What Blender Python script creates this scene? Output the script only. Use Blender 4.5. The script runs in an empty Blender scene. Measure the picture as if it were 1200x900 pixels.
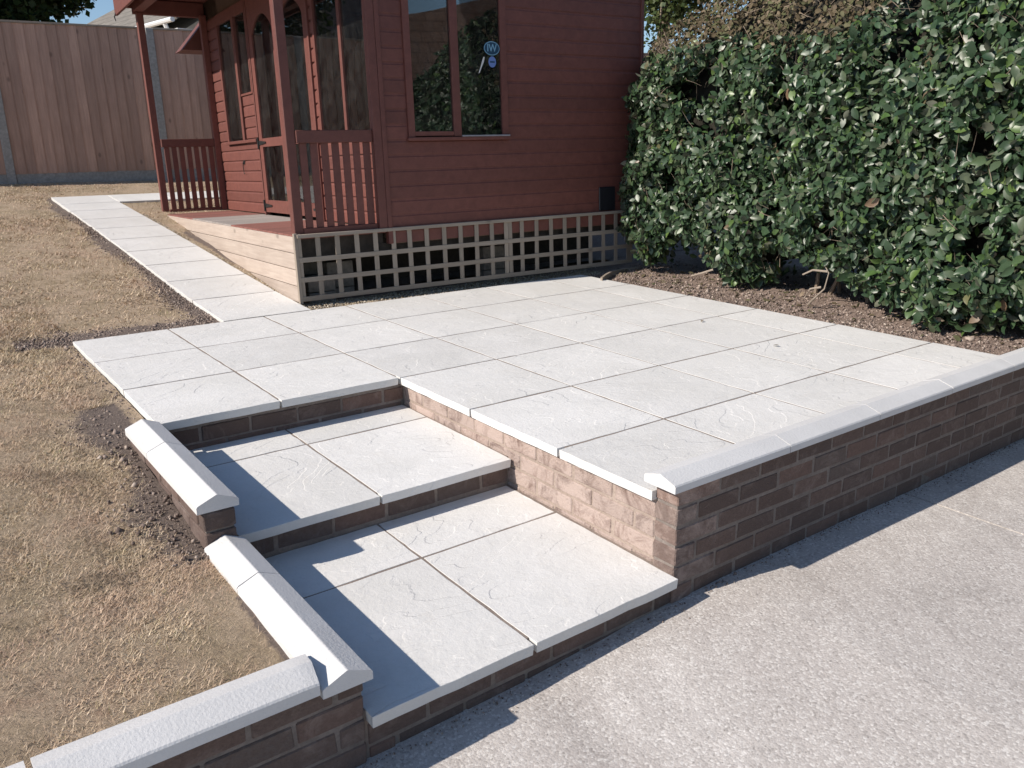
import bpy, math, random
import numpy as np
from math import radians, sin, cos, pi, sqrt
from mathutils import Matrix, Vector, noise as mnoise

random.seed(7)
rng = np.random.default_rng(7)
scene = bpy.context.scene
coll = scene.collection

# ------------------------------------------------------------------ camera
CF, CP, CT, CR = 978.9153, 0.2629, 0.9350, -0.0310
CPOS = Vector((-1.9578, -3.6016, 1.0433))
fw = Vector((cos(CP) * cos(CT), cos(CP) * sin(CT), -sin(CP)))
r0 = Vector((sin(CT), -cos(CT), 0.0))
u0 = r0.cross(fw)
rr = cos(CR) * r0 + sin(CR) * u0
uu = -sin(CR) * r0 + cos(CR) * u0
cam = bpy.data.cameras.new("camera")
cam.sensor_width = 36.0
cam.lens = 36.0 * CF / 1200.0
cam.clip_start = 0.05
cam.clip_end = 900
camo = bpy.data.objects.new("camera", cam)
coll.objects.link(camo)
camo.matrix_world = Matrix(((rr.x, uu.x, -fw.x, CPOS.x), (rr.y, uu.y, -fw.y, CPOS.y),
                            (rr.z, uu.z, -fw.z, CPOS.z), (0, 0, 0, 1)))
scene.camera = camo

# ------------------------------------------------------------------ sky, sun, exposure
TO_SUN = Vector((-0.802, 0.120, 0.586)).normalized()
elev = math.asin(TO_SUN.z)
world = bpy.data.worlds.new("World")
scene.world = world
world.use_nodes = True
wn = world.node_tree
sky = wn.nodes.new("ShaderNodeTexSky")
sky.sky_type = 'NISHITA'
sky.sun_disc = False
sky.sun_elevation = elev
sky.sun_rotation = math.atan2(TO_SUN.x, TO_SUN.y)
sky.air_density = 1.0
sky.dust_density = 0.3
sky.ozone_density = 3.0
bg = wn.nodes["Background"]
bg.inputs[1].default_value = 0.105
wn.links.new(sky.outputs[0], bg.inputs[0])
sun = bpy.data.lights.new("sun", 'SUN')
sun.energy = 5.0
sun.angle = radians(0.53)
sun.color = (1.0, 0.915, 0.815)
suno = bpy.data.objects.new("sun", sun)
coll.objects.link(suno)
suno.rotation_euler = (-TO_SUN).to_track_quat('-Z', 'Y').to_euler()
suno.location = (-20, 3, 15)
scene.view_settings.view_transform = 'Standard'
scene.view_settings.look = 'None'
scene.view_settings.exposure = 0.25
scene.view_settings.gamma = 1.0

# ------------------------------------------------------------------ frames
A_, B_ = -0.005, 0.0419
ex = Vector((1, 0, A_)).normalized()
nz = Vector((-A_, -B_, 1)).normalized()
ey = nz.cross(ex)
TP = Matrix(((ex.x, ey.x, nz.x, 0), (ex.y, ey.y, nz.y, 0), (ex.z, ey.z, nz.z, 0), (0, 0, 0, 1)))
FR = {
    'P': TP,                                                             # paving: falls gently towards the drive
    'W': Matrix.Identity(4),
    'H': Matrix.Translation((0.376, 2.079, 0)) @ Matrix.Rotation(-0.0590, 4, 'Z'),   # summerhouse
    'F': Matrix.Translation((0.4, 8.95, 0.93)) @ Matrix.Rotation(-0.075, 4, 'Z'),    # fence
}
absb = {}


def root(name, label, cat, fr, base=(0, 0, 0), group=None, kind=None):
    o = bpy.data.objects.new(name, None)
    coll.objects.link(o)
    o.empty_display_size = 0.2
    o.matrix_world = FR[fr] @ Matrix.Translation(base)
    absb[o] = Vector(base)
    o['label'] = label
    if cat: o['category'] = cat
    if group: o['group'] = group
    if kind: o['kind'] = kind
    return o


def put(name, me, parent, loc, rot=None, kind=None, label=None, scale=None):
    o = bpy.data.objects.new(name, me)
    coll.objects.link(o)
    o.parent = parent
    o.location = Vector(loc) - absb[parent]
    if rot is not None: o.rotation_euler = rot
    if scale is not None: o.scale = scale
    absb[o] = Vector(loc)
    if kind: o['kind'] = kind
    if label: o['label'] = label
    return o


def top(name, me, fr, loc=(0, 0, 0), label=None, cat=None, kind=None, group=None, rot=None):
    o = bpy.data.objects.new(name, me)
    coll.objects.link(o)
    M = FR[fr] @ Matrix.Translation(loc)
    if rot is not None: M = M @ rot
    o.matrix_world = M
    absb[o] = Vector(loc)
    if label: o['label'] = label
    if cat: o['category'] = cat
    if kind: o['kind'] = kind
    if group: o['group'] = group
    return o


# ------------------------------------------------------------------ materials
class MatB:
    def __init__(s, name):
        s.m = bpy.data.materials.new(name)
        s.m.use_nodes = True
        s.nt = s.m.node_tree
        s.b = s.nt.nodes["Principled BSDF"]
        s.tc = s.nt.nodes.new("ShaderNodeTexCoord")
        s.oi = s.nt.nodes.new("ShaderNodeObjectInfo")
        s.vec = s.tc.outputs['Object']

    def n(s, t, **kw):
        x = s.nt.nodes.new("ShaderNode" + t)
        for k, v in kw.items(): setattr(x, k, v)
        return x

    def l(s, a, b): s.nt.links.new(a, b)

    def shift(s):
        """object coordinates shifted by the object's random number, so alike pieces differ"""
        c = s.n("CombineXYZ")
        mu = s.n("Math", operation='MULTIPLY'); mu.inputs[1].default_value = 37.0
        s.l(s.oi.outputs['Random'], mu.inputs[0])
        for i in range(3): s.l(mu.outputs[0], c.inputs[i])
        a = s.n("VectorMath", operation='ADD')
        s.l(s.tc.outputs['Object'], a.inputs[0]); s.l(c.outputs[0], a.inputs[1])
        s.vec = a.outputs[0]
        return s.vec

    def mapv(s, scale):
        mp = s.n("Mapping")
        mp.inputs['Scale'].default_value = scale
        s.l(s.vec, mp.inputs['Vector'])
        return mp.outputs[0]

    def noise(s, scale, detail=6, rough=0.6, dist=0.0, vec=None):
        x = s.n("TexNoise")
        x.inputs['Scale'].default_value = scale
        x.inputs['Detail'].default_value = detail
        x.inputs['Roughness'].default_value = rough
        x.inputs['Distortion'].default_value = dist
        s.l(vec if vec is not None else s.vec, x.inputs['Vector'])
        return x.outputs['Fac']

    def vor(s, scale, feature='F1', vec=None, out='Distance'):
        x = s.n("TexVoronoi")
        x.feature = feature
        x.inputs['Scale'].default_value = scale
        s.l(vec if vec is not None else s.vec, x.inputs['Vector'])
        return x.outputs[out]

    def ramp(s, fac, stops, interp='LINEAR'):
        x = s.n("ValToRGB")
        x.color_ramp.interpolation = interp
        e = x.color_ramp.elements
        while len(e) < len(stops): e.new(0.5)
        for el, (p, c) in zip(e, stops):
            el.position = p
            el.color = (*c, 1) if len(c) == 3 else c
        s.l(fac, x.inputs[0])
        return x.outputs[0]

    def mix(s, fac, a, b, mode='MIX'):
        x = s.n("Mix", data_type='RGBA', blend_type=mode)
        if isinstance(fac, (int, float)): x.inputs[0].default_value = fac
        else: s.l(fac, x.inputs[0])
        for v, i in ((a, 6), (b, 7)):
            if isinstance(v, tuple): x.inputs[i].default_value = (*v, 1)
            else: s.l(v, x.inputs[i])
        return x.outputs[2]

    def math(s, op, a, b=None, c=None):
        x = s.n("Math", operation=op)
        for i, v in enumerate((a, b, c)):
            if v is None: continue
            if isinstance(v, (int, float)): x.inputs[i].default_value = v
            else: s.l(v, x.inputs[i])
        return x.outputs[0]

    def col(s, v):
        if isinstance(v, tuple): s.b.inputs['Base Color'].default_value = (*v, 1)
        else: s.l(v, s.b.inputs['Base Color'])

    def rough(s, v):
        if isinstance(v, (int, float)): s.b.inputs['Roughness'].default_value = v
        else: s.l(v, s.b.inputs['Roughness'])

    def bump(s, h, dist=0.002, strength=1.0):
        x = s.n("Bump")
        x.inputs['Distance'].default_value = dist
        x.inputs['Strength'].default_value = strength
        s.l(h, x.inputs['Height'])
        s.l(x.outputs[0], s.b.inputs['Normal'])

    def tint(s, col, lo=0.85, hi=1.12):
        """per-object brightness variation"""
        mr = s.n("MapRange")
        mr.inputs['To Min'].default_value = lo
        mr.inputs['To Max'].default_value = hi
        s.l(s.oi.outputs['Random'], mr.inputs[0])
        vm = s.n("VectorMath", operation='SCALE')
        if isinstance(col, tuple): vm.inputs[0].default_value = col
        else: s.l(col, vm.inputs[0])
        s.l(mr.outputs[0], vm.inputs['Scale'])
        return vm.outputs[0]


def m_slab(name, c1, c2, riven=1.0):
    M = MatB(name); M.shift()
    big = M.noise(2.2, 4, 0.6, 0.4)
    fine = M.noise(90, 5, 0.7)
    c = M.ramp(big, [(0.3, c1), (0.7, c2)])
    gr_ = M.ramp(M.noise(4.5, 6, 0.7, 0.8), [(0.5, (0, 0, 0)), (0.75, (1, 1, 1))])
    c = M.mix(M.math('MULTIPLY', gr_, 0.35), c, (c1[0] * .86, c1[1] * .875, c1[2] * .88))
    c = M.mix(M.ramp(fine, [(0.25, (0.3,) * 3), (0.5, (0, 0, 0))]), c, (c1[0] * .82, c1[1] * .80, c1[2] * .77))
    pit = M.vor(120)
    pitm = M.ramp(pit, [(0.03, (1, 1, 1)), (0.14, (0, 0, 0))])
    c = M.mix(M.math('MULTIPLY', pitm, 0.25), c, (c1[0] * .6, c1[1] * .57, c1[2] * .52))
    st = M.ramp(M.noise(5, 6, 0.75, 1.0), [(0.55, (0, 0, 0)), (0.75, (1, 1, 1))])
    c = M.mix(M.math('MULTIPLY', st, 0.22), c, (c1[0] * .85, c1[1] * .80, c1[2] * .72))
    M.col(M.tint(c, 0.93, 1.04))
    M.rough(0.82)
    # riven terraces
    base = M.noise(2.0, 3, 0.5, 0.5, vec=M.mapv((0.7, 1.3, 1)))
    base = M.math('ADD', base, M.math('MULTIPLY', M.noise(22, 4, 0.65), 0.035))
    ST = 0.085
    terr = M.math('SNAP', base, ST)
    fr = M.math('DIVIDE', M.math('SUBTRACT', base, terr), ST)
    sm = M.ramp(fr, [(0.0, (0, 0, 0)), (0.07, (1, 1, 1))])
    where = M.ramp(M.noise(3.5, 3, 0.5), [(0.36, (0, 0, 0)), (0.52, (1, 1, 1))])
    h = M.math('MULTIPLY', M.math('ADD', terr, M.math('MULTIPLY', sm, ST)), 0.55)
    soft = M.math('MULTIPLY', base, 0.55)
    h = M.n("Mix", data_type='FLOAT'); M.l(where, h.inputs[0]); M.l(soft, h.inputs[2])
    hh = M.math('MULTIPLY', M.math('ADD', terr, M.math('MULTIPLY', sm, ST)), 0.55); M.l(hh, h.inputs[3]); h = h.outputs[0]
    mid = M.noise(26, 5, 0.65, 0.4)
    h = M.math('ADD', h, M.math('MULTIPLY', mid, 0.085))
    h = M.math('ADD', h, M.math('MULTIPLY', fine, 0.045))
    M.bump(h, 0.045, 0.72)
    return M.m


SLAB = m_slab("riven_slab", (0.64, 0.63, 0.605), (0.715, 0.705, 0.685))


def m_coping():
    M = MatB("cast_coping"); M.shift()
    big = M.noise(3, 5, 0.6, 0.5)
    c = M.ramp(big, [(0.3, (0.58, 0.575, 0.57)), (0.7, (0.66, 0.655, 0.65))])
    st = M.ramp(M.noise(9, 6, 0.7, 1.0), [(0.6, (0, 0, 0)), (0.75, (1, 1, 1))])
    c = M.mix(M.math('MULTIPLY', st, 0.3), c, (0.58, 0.55, 0.49))
    pit = M.ramp(M.vor(140), [(0.03, (1, 1, 1)), (0.1, (0, 0, 0))])
    c = M.mix(M.math('MULTIPLY', pit, 0.35), c, (0.42, 0.39, 0.34))
    M.col(M.tint(c, 0.96, 1.02)); M.rough(0.75)
    M.bump(M.math('ADD', M.noise(120, 4, 0.6), M.math('MULTIPLY', pit, -0.9)), 0.002, 0.8)
    return M.m


COPING = m_coping()


def m_brick(name, bloom, lo, br=1.0):
    M = MatB(name); M.shift()
    rnd = M.oi.outputs['Random']
    base = M.ramp(rnd, [(0.0, (0.155, 0.105, 0.088)), (0.3, (0.12, 0.088, 0.078)), (0.55, (0.18, 0.122, 0.102)),
                        (0.8, (0.14, 0.112, 0.10)), (1.0, (0.185, 0.115, 0.093))])
    sp = M.noise(60, 6, 0.75)
    c = M.mix(M.ramp(sp, [(0.35, (0.7,) * 3), (0.6, (0, 0, 0))]), base, (0.12, 0.08, 0.065))
    ef = M.ramp(M.noise(9, 6, 0.75, 0.8), [(lo, (0, 0, 0)), (lo + .2, (1, 1, 1))])
    c = M.mix(M.math('MULTIPLY', ef, bloom), c, (0.43, 0.345, 0.305))
    M.col(M.tint(c, 0.88 * br, 1.08 * br)); M.rough(0.92)
    M.bump(M.math('ADD', sp, M.math('MULTIPLY', M.vor(130), 0.4)), 0.004, 0.9)
    return M.m


def m_mortar(name, c0, c1):
    M = MatB(name)
    f = M.noise(70, 6, 0.7)
    c = M.ramp(M.noise(6, 5, 0.7), [(0.3, c0), (0.7, c1)])
    c = M.mix(M.ramp(f, [(0.3, (0.5,) * 3), (0.6, (0, 0, 0))]), c, tuple(x * .6 for x in c0))
    M.col(c); M.rough(0.95)
    M.bump(f, 0.004, 0.9)
    return M.m


BRICK = m_brick("weathered_shade_tone_brick", .34, .52, .85)  # body darkened to carry the shade of the front faces; bloom is real
BRICKQ = m_brick("smeared_sunlit_tone_quoin", .45, .42, 1.1)  # lightened copy: sunlight on the corner bricks put into the tone, plus some bloom
BRICKP = m_brick("smeared_sunlit_tone_brick", .68, .34, 1.2)  # real mortar smears, with the body also lightened to paint in sunlight
MORTAR = m_mortar("weathered_mortar", (0.15, 0.125, 0.11), (0.27, 0.23, 0.205))
MORTARP = m_mortar("pale_mortar", (0.30, 0.235, 0.195), (0.42, 0.34, 0.29))  # lightened copy of the wall mortar, toned for the sunlit side wall
JOINT = m_mortar("joint_mortar", (0.20, 0.16, 0.135), (0.31, 0.255, 0.215))


def m_paintwood():
    M = MatB("red_stained_wood"); M.shift()
    g = M.noise(5, 6, 0.65, 0.5, vec=M.mapv((3, 3, 3)))
    gr = M.noise(30, 6, 0.7, 0.3, vec=M.mapv((0.5, 0.5, 6)))
    c = M.ramp(g, [(0.25, (0.120, 0.040, 0.031)), (0.75, (0.180, 0.062, 0.047))])
    c = M.mix(M.ramp(gr, [(0.5, (0, 0, 0)), (0.8, (0.5,) * 3)]), c, (0.105, 0.035, 0.03))
    sc = M.ramp(M.noise(14, 8, 0.8, 2.0), [(0.62, (0, 0, 0)), (0.70, (1, 1, 1))])
    c = M.mix(M.math('MULTIPLY', sc, 0.35), c, (0.32, 0.19, 0.16))
    M.col(M.tint(c, 0.86, 1.1)); M.rough(0.6)
    M.bump(gr, 0.0015, 0.6)
    return M.m


def m_wood(name, ca, cb, dark, axis='z', sc=1.0, var=(0.85, 1.1), knots=0.5, rough=0.85):
    M = MatB(name); M.shift()
    v = {'z': (14, 14, 0.8), 'x': (0.8, 14, 14), 'y': (14, 0.8, 14)}[axis]
    gr = M.noise(3.0 * sc, 8, 0.7, 0.6, vec=M.mapv(v))
    big = M.noise(2.5, 4, 0.6)
    c = M.ramp(gr, [(0.3, ca), (0.7, cb)])
    c = M.mix(M.ramp(big, [(0.3, (0.35,) * 3), (0.6, (0, 0, 0))]), c, dark)
    kv = {'z': (1, 1, 0.55), 'x': (0.55, 1, 1), 'y': (1, 0.55, 1)}[axis]
    k = M.ramp(M.vor(5.5, vec=M.mapv(kv)), [(0.05, (1, 1, 1)), (0.13, (0, 0, 0))])
    c = M.mix(M.math('MULTIPLY', k, knots), c, tuple(x * .35 for x in dark))
    M.col(M.tint(c, *var)); M.rough(rough)
    M.bump(gr, 0.003, 0.6)
    return M.m


RED = m_paintwood()
FENCEW = m_wood("fence_board_wood", (0.36, 0.225, 0.165), (0.52, 0.335, 0.255), (0.29, 0.18, 0.14), 'z', var=(0.85, 1.12), knots=0.55)
TRELLW = m_wood("weathered_trellis_wood", (0.27, 0.22, 0.175), (0.38, 0.32, 0.26), (0.22, 0.18, 0.14), 'x')
TRELLV = m_wood("weathered_trellis_upright_wood", (0.27, 0.22, 0.175), (0.38, 0.32, 0.26), (0.22, 0.18, 0.14), 'z')
FASCIA = m_wood("pale_fascia_wood", (0.38, 0.305, 0.255), (0.52, 0.44, 0.375), (0.32, 0.25, 0.205), 'y')
DECKR = m_wood("red_deck_wood", (0.19, 0.075, 0.06), (0.28, 0.115, 0.09), (0.14, 0.07, 0.06), 'x', knots=0.2)
DECKG = m_wood("worn_deck_wood", (0.27, 0.24, 0.22), (0.40, 0.36, 0.33), (0.22, 0.19, 0.17), 'x', knots=0.2)
DARKW = m_wood("interior_wood", (0.10, 0.065, 0.045), (0.15, 0.10, 0.07), (0.06, 0.04, 0.03), 'z')


def m_simple(name, c, rough=0.6, metal=0.0, n=0.15, sc=20):
    M = MatB(name)
    f = M.noise(sc, 5, 0.6)
    M.col(M.ramp(f, [(0.3, tuple(x * (1 - n) for x in c)), (0.7, tuple(min(1, x * (1 + n)) for x in c))]))
    M.rough(rough); M.b.inputs['Metallic'].default_value = metal
    M.bump(f, 0.0006, 0.4)
    return M.m


IRON = m_simple("black_iron", (0.02, 0.02, 0.02), 0.5, 0.3)
CONCP = m_simple("concrete_post_grey", (0.30, 0.29, 0.27), 0.9, n=0.2, sc=30)
VENT = m_simple("black_vent_plastic", (0.012, 0.012, 0.016), 0.5)
WHITEP = m_simple("white_plastic", (0.78, 0.78, 0.78), 0.4, n=0.03)
RENDER = m_simple("cream_render", (0.42, 0.38, 0.31), 0.9, n=0.1, sc=6)
DARKV = m_simple("dark_void_filler", (0.05, 0.04, 0.032), 0.95, n=0.3)  # near-black with the shade of the void painted in; also fills the drive joint
STBLUE = m_simple("sticker_blue", (0.14, 0.22, 0.50), 0.4, n=0.03)
STDARK = m_simple("sticker_dark_blue", (0.012, 0.05, 0.10), 0.4, n=0.03)
STTEXT = m_simple("sticker_pale_blue", (0.20, 0.38, 0.52), 0.4, n=0.03)
STWHITE = m_simple("sticker_white", (0.65, 0.63, 0.62), 0.5, n=0.05)
BLOCK = m_simple("concrete_block", (0.24, 0.21, 0.18), 0.95, n=0.25, sc=25)
CUSHION = m_simple("grey_cushion_cloth", (0.30, 0.29, 0.26), 0.95, n=0.15, sc=8)


def m_glass():
    M = MatB("window_glass")
    nt = M.nt
    tr = M.n("BsdfTransparent"); tr.inputs[0].default_value = (0.72, 0.75, 0.75, 1)
    gl = M.n("BsdfGlossy"); gl.inputs['Roughness'].default_value = 0.01
    fr = M.n("Fresnel"); fr.inputs[0].default_value = 1.9
    bp = M.n("Bump"); bp.inputs['Distance'].default_value = 0.0015; bp.inputs['Strength'].default_value = 0.25
    M.l(M.noise(2.5, 2, 0.5), bp.inputs['Height']); M.l(bp.outputs[0], gl.inputs['Normal'])
    df = M.n("BsdfDiffuse"); df.inputs[0].default_value = (0.35, 0.35, 0.33, 1)
    mx = M.n("MixShader"); M.l(fr.outputs[0], mx.inputs[0]); M.l(tr.outputs[0], mx.inputs[1]); M.l(gl.outputs[0], mx.inputs[2])
    m2 = M.n("MixShader")
    dirt = M.math('MULTIPLY', M.ramp(M.noise(6, 6, 0.7, 1.0), [(0.35, (0, 0, 0)), (0.8, (1, 1, 1))]), 0.06)
    M.l(dirt, m2.inputs[0]); M.l(mx.outputs[0], m2.inputs[1]); M.l(df.outputs[0], m2.inputs[2])
    M.l(m2.outputs[0], nt.nodes["Material Output"].inputs[0])
    return M.m


GLASS = m_glass()


def m_concrete():
    M = MatB("drive_concrete")
    big = M.noise(1.1, 7, 0.7, 0.8)
    med = M.noise(7, 6, 0.7, 0.3)
    c = M.ramp(big, [(0.34, (0.31, 0.28, 0.26)), (0.45, (0.49, 0.45, 0.42)), (0.54, (0.58, 0.54, 0.505)), (0.64, (0.76, 0.72, 0.68))])
    c = M.mix(M.ramp(med, [(0.3, (0.5,) * 3), (0.6, (0, 0, 0))]), c, (0.38, 0.355, 0.335))
    vc = M.n("TexVoronoi"); vc.inputs['Scale'].default_value = 130; M.l(M.vec, vc.inputs['Vector'])
    sep = M.n("SeparateColor"); M.l(vc.outputs['Color'], sep.inputs[0])
    ag = M.ramp(sep.outputs[0], [(0.0, (0.20, 0.18, 0.165)), (0.18, (0.43, 0.395, 0.37)), (0.75, (0.54, 0.505, 0.475)), (0.93, (0.82, 0.80, 0.76))])
    c = M.mix(0.45, c, ag)
    f = M.noise(260, 4, 0.7)
    c = M.mix(M.ramp(f, [(0.3, (0.6,) * 3), (0.55, (0, 0, 0))]), c, (0.31, 0.27, 0.24))
    dk = M.ramp(M.vor(33, vec=M.mapv((1, 1, 1))), [(0.05, (1, 1, 1)), (0.11, (0, 0, 0))])
    c = M.mix(M.math('MULTIPLY', dk, 0.6), c, (0.09, 0.08, 0.07))
    M.col(c); M.rough(0.9)
    h = M.math('ADD', M.math('MULTIPLY', vc.outputs['Distance'], -0.5), M.math('MULTIPLY', f, 0.5))
    h = M.math('ADD', h, M.math('MULTIPLY', M.noise(28, 5, 0.7), 1.2))
    M.bump(h, 0.0028, 0.7)
    return M.m


CONCRETE = m_concrete()


def m_soil(name, a, b, c3):
    M = MatB(name)
    n1 = M.noise(40, 8, 0.75)
    c = M.ramp(n1, [(0.25, a), (0.5, b), (0.75, c3)])
    c = M.mix(M.ramp(M.noise(5, 4, 0.6), [(0.35, (0.5,) * 3), (0.6, (0, 0, 0))]), c, a)
    M.col(c); M.rough(1.0)
    M.bump(M.math('ADD', n1, M.noise(180, 4, 0.7)), 0.012, 0.9)
    return M.m


SOIL = m_soil("dry_soil", (0.17, 0.125, 0.10), (0.29, 0.215, 0.175), (0.42, 0.33, 0.27))


def attr_node(M, name):
    a = M.n("Attribute"); a.attribute_name = name
    return a


def m_lawn():
    M = MatB("parched_lawn")
    n1 = M.noise(3.0, 6, 0.7, 0.6)
    n2 = M.noise(60, 8, 0.8, 0.5)
    c = M.ramp(n1, [(0.28, (0.30, 0.25, 0.15)), (0.42, (0.46, 0.355, 0.235)), (0.55, (0.58, 0.45, 0.32)), (0.72, (0.47, 0.32, 0.225))])
    c = M.mix(M.ramp(n2, [(0.3, (0.85,) * 3), (0.6, (0, 0, 0))]), c, (0.19, 0.14, 0.095))
    s = attr_node(M, "soil")
    sn = M.math('ADD', s.outputs['Fac'], M.math('MULTIPLY', M.math('SUBTRACT', M.noise(14, 6, 0.75), 0.5), 0.9))
    sm = M.ramp(sn, [(0.42, (0, 0, 0)), (0.6, (1, 1, 1))])
    n3 = M.noise(90, 8, 0.8)
    so = M.ramp(n3, [(0.3, (0.11, 0.085, 0.07)), (0.55, (0.20, 0.155, 0.13)), (0.8, (0.32, 0.255, 0.215))])
    c = M.mix(sm, c, so)
    M.col(c); M.rough(1.0)
    M.bump(M.math('ADD', n2, n3), 0.02, 0.8)
    return M.m


LAWN = m_lawn()


def m_blade():
    M = MatB("dry_grass_blade")
    a = attr_node(M, "rnd")
    c = M.ramp(a.outputs['Fac'], [(0.0, (0.20, 0.14, 0.09)), (0.22, (0.42, 0.31, 0.20)), (0.55, (0.66, 0.52, 0.36)),
                                  (0.84, (0.84, 0.71, 0.52)), (0.93, (0.34, 0.30, 0.14)), (1.0, (0.22, 0.24, 0.10))])
    w = M.n("TexNoise"); w.inputs['Scale'].default_value = 2.2; w.inputs['Detail'].default_value = 4; M.l(M.tc.outputs['Object'], w.inputs['Vector'])
    c = M.mix(M.ramp(w.outputs['Fac'], [(0.4, (0, 0, 0)), (0.68, (0.6,) * 3)]), c, (0.48, 0.31, 0.235))
    w2 = M.n("TexNoise"); w2.inputs['Scale'].default_value = 1.3; w2.inputs['Detail'].default_value = 6; w2.inputs['Roughness'].default_value = .7; M.l(M.tc.outputs['Object'], w2.inputs['Vector'])
    c = M.mix(M.ramp(w2.outputs['Fac'], [(0.34, (0.5,) * 3), (0.48, (0, 0, 0))]), c, (0.30, 0.255, 0.14))
    w3 = M.n("TexNoise"); w3.inputs['Scale'].default_value = 6; w3.inputs['Detail'].default_value = 5; M.l(M.tc.outputs['Object'], w3.inputs['Vector'])
    c = M.mix(M.ramp(w3.outputs['Fac'], [(0.32, (0.6,) * 3), (0.48, (0, 0, 0))]), c, (0.17, 0.125, 0.085))
    M.col(c); M.rough(0.9)
    return M.m


BLADE = m_blade()


def m_leaf(name, stops, rough=0.28, spec=0.5, trans=0.12, under=None):
    M = MatB(name)
    a = attr_node(M, "rnd")
    add = M.math('FRACT', M.math('ADD', a.outputs['Fac'], M.math('MULTIPLY', M.oi.outputs['Random'], 0.93)))
    c = M.ramp(add, stops)
    n = M.noise(35, 4, 0.6)
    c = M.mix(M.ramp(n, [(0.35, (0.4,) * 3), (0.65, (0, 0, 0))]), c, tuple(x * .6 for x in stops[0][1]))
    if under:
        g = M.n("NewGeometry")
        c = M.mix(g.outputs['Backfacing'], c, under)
    M.col(c)
    M.rough(rough)
    M.b.inputs['Specular IOR Level'].default_value = spec
    tr = M.n("BsdfTranslucent")
    M.l(c, tr.inputs[0])
    mx = M.n("MixShader"); mx.inputs[0].default_value = trans
    M.l(M.b.outputs[0], mx.inputs[1]); M.l(tr.outputs[0], mx.inputs[2])
    M.l(mx.outputs[0], M.nt.nodes["Material Output"].inputs[0])
    return M.m


HLEAF = m_leaf("glossy_hedge_leaf", [(0.0, (0.022, 0.048, 0.022)), (0.35, (0.038, 0.075, 0.034)), (0.6, (0.055, 0.098, 0.044)),
                                     (0.78, (0.095, 0.115, 0.07)), (0.87, (0.065, 0.125, 0.035)), (0.945, (0.11, 0.17, 0.04)),
                                     (0.97, (0.17, 0.13, 0.08)), (1.0, (0.19, 0.11, 0.07))],
               rough=0.40, spec=0.5, trans=0.08, under=(0.11, 0.115, 0.08))
DLEAF = m_leaf("dead_brown_leaf", [(0.0, (0.08, 0.06, 0.035)), (0.4, (0.15, 0.12, 0.075)), (0.7, (0.09, 0.11, 0.045)), (0.9, (0.20, 0.16, 0.11)), (1.0, (0.27, 0.21, 0.15))], rough=0.8, spec=0.2)
TLEAF = m_leaf("dark_tree_leaf", [(0.0, (0.018, 0.035, 0.015)), (0.5, (0.035, 0.06, 0.02)), (1.0, (0.07, 0.10, 0.03))], rough=0.5, spec=0.3, trans=0.2)
TLEAF2 = m_leaf("pale_tree_leaf", [(0.0, (0.04, 0.07, 0.02)), (0.5, (0.08, 0.11, 0.035)), (1.0, (0.14, 0.16, 0.06))], rough=0.5, spec=0.3, trans=0.3)
BARK = m_wood("twig_bark", (0.17, 0.13, 0.095), (0.28, 0.22, 0.165), (0.11, 0.08, 0.06), 'z')
HCORE = m_simple("hedge_core_shade", (0.018, 0.016, 0.011), 1.0, n=0.5, sc=30)  # near-black standing in for the shade between inner shoots


def m_gravel():
    M = MatB("pea_gravel_stone")
    a = attr_node(M, "rnd")
    c = M.ramp(a.outputs['Fac'], [(0.0, (0.20, 0.15, 0.10)), (0.3, (0.38, 0.30, 0.20)), (0.6, (0.50, 0.42, 0.30)), (0.8, (0.30, 0.27, 0.24)), (1.0, (0.62, 0.56, 0.46))])
    M.col(c); M.rough(0.85)
    return M.m


GRAVEL = m_gravel()


def m_clod():
    M = MatB("soil_crumb")
    a = attr_node(M, "rnd")
    c = M.ramp(a.outputs['Fac'], [(0.0, (0.11, 0.08, 0.068)), (0.5, (0.21, 0.16, 0.135)), (0.85, (0.31, 0.245, 0.205)), (1.0, (0.45, 0.38, 0.32))])
    M.col(c); M.rough(1.0)
    return M.m


CLOD = m_clod()


def m_tiles(name, base, sc=(1, 1, 1)):
    """interlocking roof tiles for roofs too far away to tell tiles apart: rows in local Y, joints in local X"""
    M = MatB(name)
    sx = M.n("SeparateXYZ"); M.l(M.tc.outputs['Object'], sx.inputs[0])
    row = M.math('MULTIPLY', sx.outputs[1], 1 / 0.30)
    rf = M.math('FRACT', row)
    odd = M.math('MULTIPLY', M.math('FLOOR', row), 0.5)
    colx = M.math('FRACT', M.math('ADD', M.math('MULTIPLY', sx.outputs[0], 1 / 0.30), odd))
    gap = M.ramp(rf, [(0.0, (1, 1, 1)), (0.16, (0, 0, 0)), (1.0, (0, 0, 0))])
    gc = M.ramp(colx, [(0.0, (1, 1, 1)), (0.1, (0, 0, 0)), (1.0, (0, 0, 0))])
    n = M.noise(3, 6, 0.7)
    c = M.ramp(n, [(0.3, tuple(x * .75 for x in base)), (0.7, tuple(x * 1.2 for x in base))])
    c = M.mix(M.math('MULTIPLY', gap, 0.75), c, tuple(x * .25 for x in base))
    c = M.mix(M.math('MULTIPLY', gc, 0.4), c, tuple(x * .4 for x in base))
    M.col(c); M.rough(0.9)
    M.bump(M.math('SUBTRACT', rf, M.math('MULTIPLY', gc, 0.3)), 0.03, 0.7)
    return M.m


TILEG = m_tiles("grey_brown_roof_tiles", (0.19, 0.175, 0.155))
TILER = m_tiles("brown_red_roof_tiles", (0.22, 0.135, 0.10))


# ------------------------------------------------------------------ mesh helpers
def mesh(name, verts, faces, mat, smooth=False):
    me = bpy.data.meshes.new(name)
    me.from_pydata([tuple(v) for v in verts], [], faces)
    me.materials.append(mat)
    if smooth:
        for p in me.polygons: p.use_smooth = True
    me.update()
    return me


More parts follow.
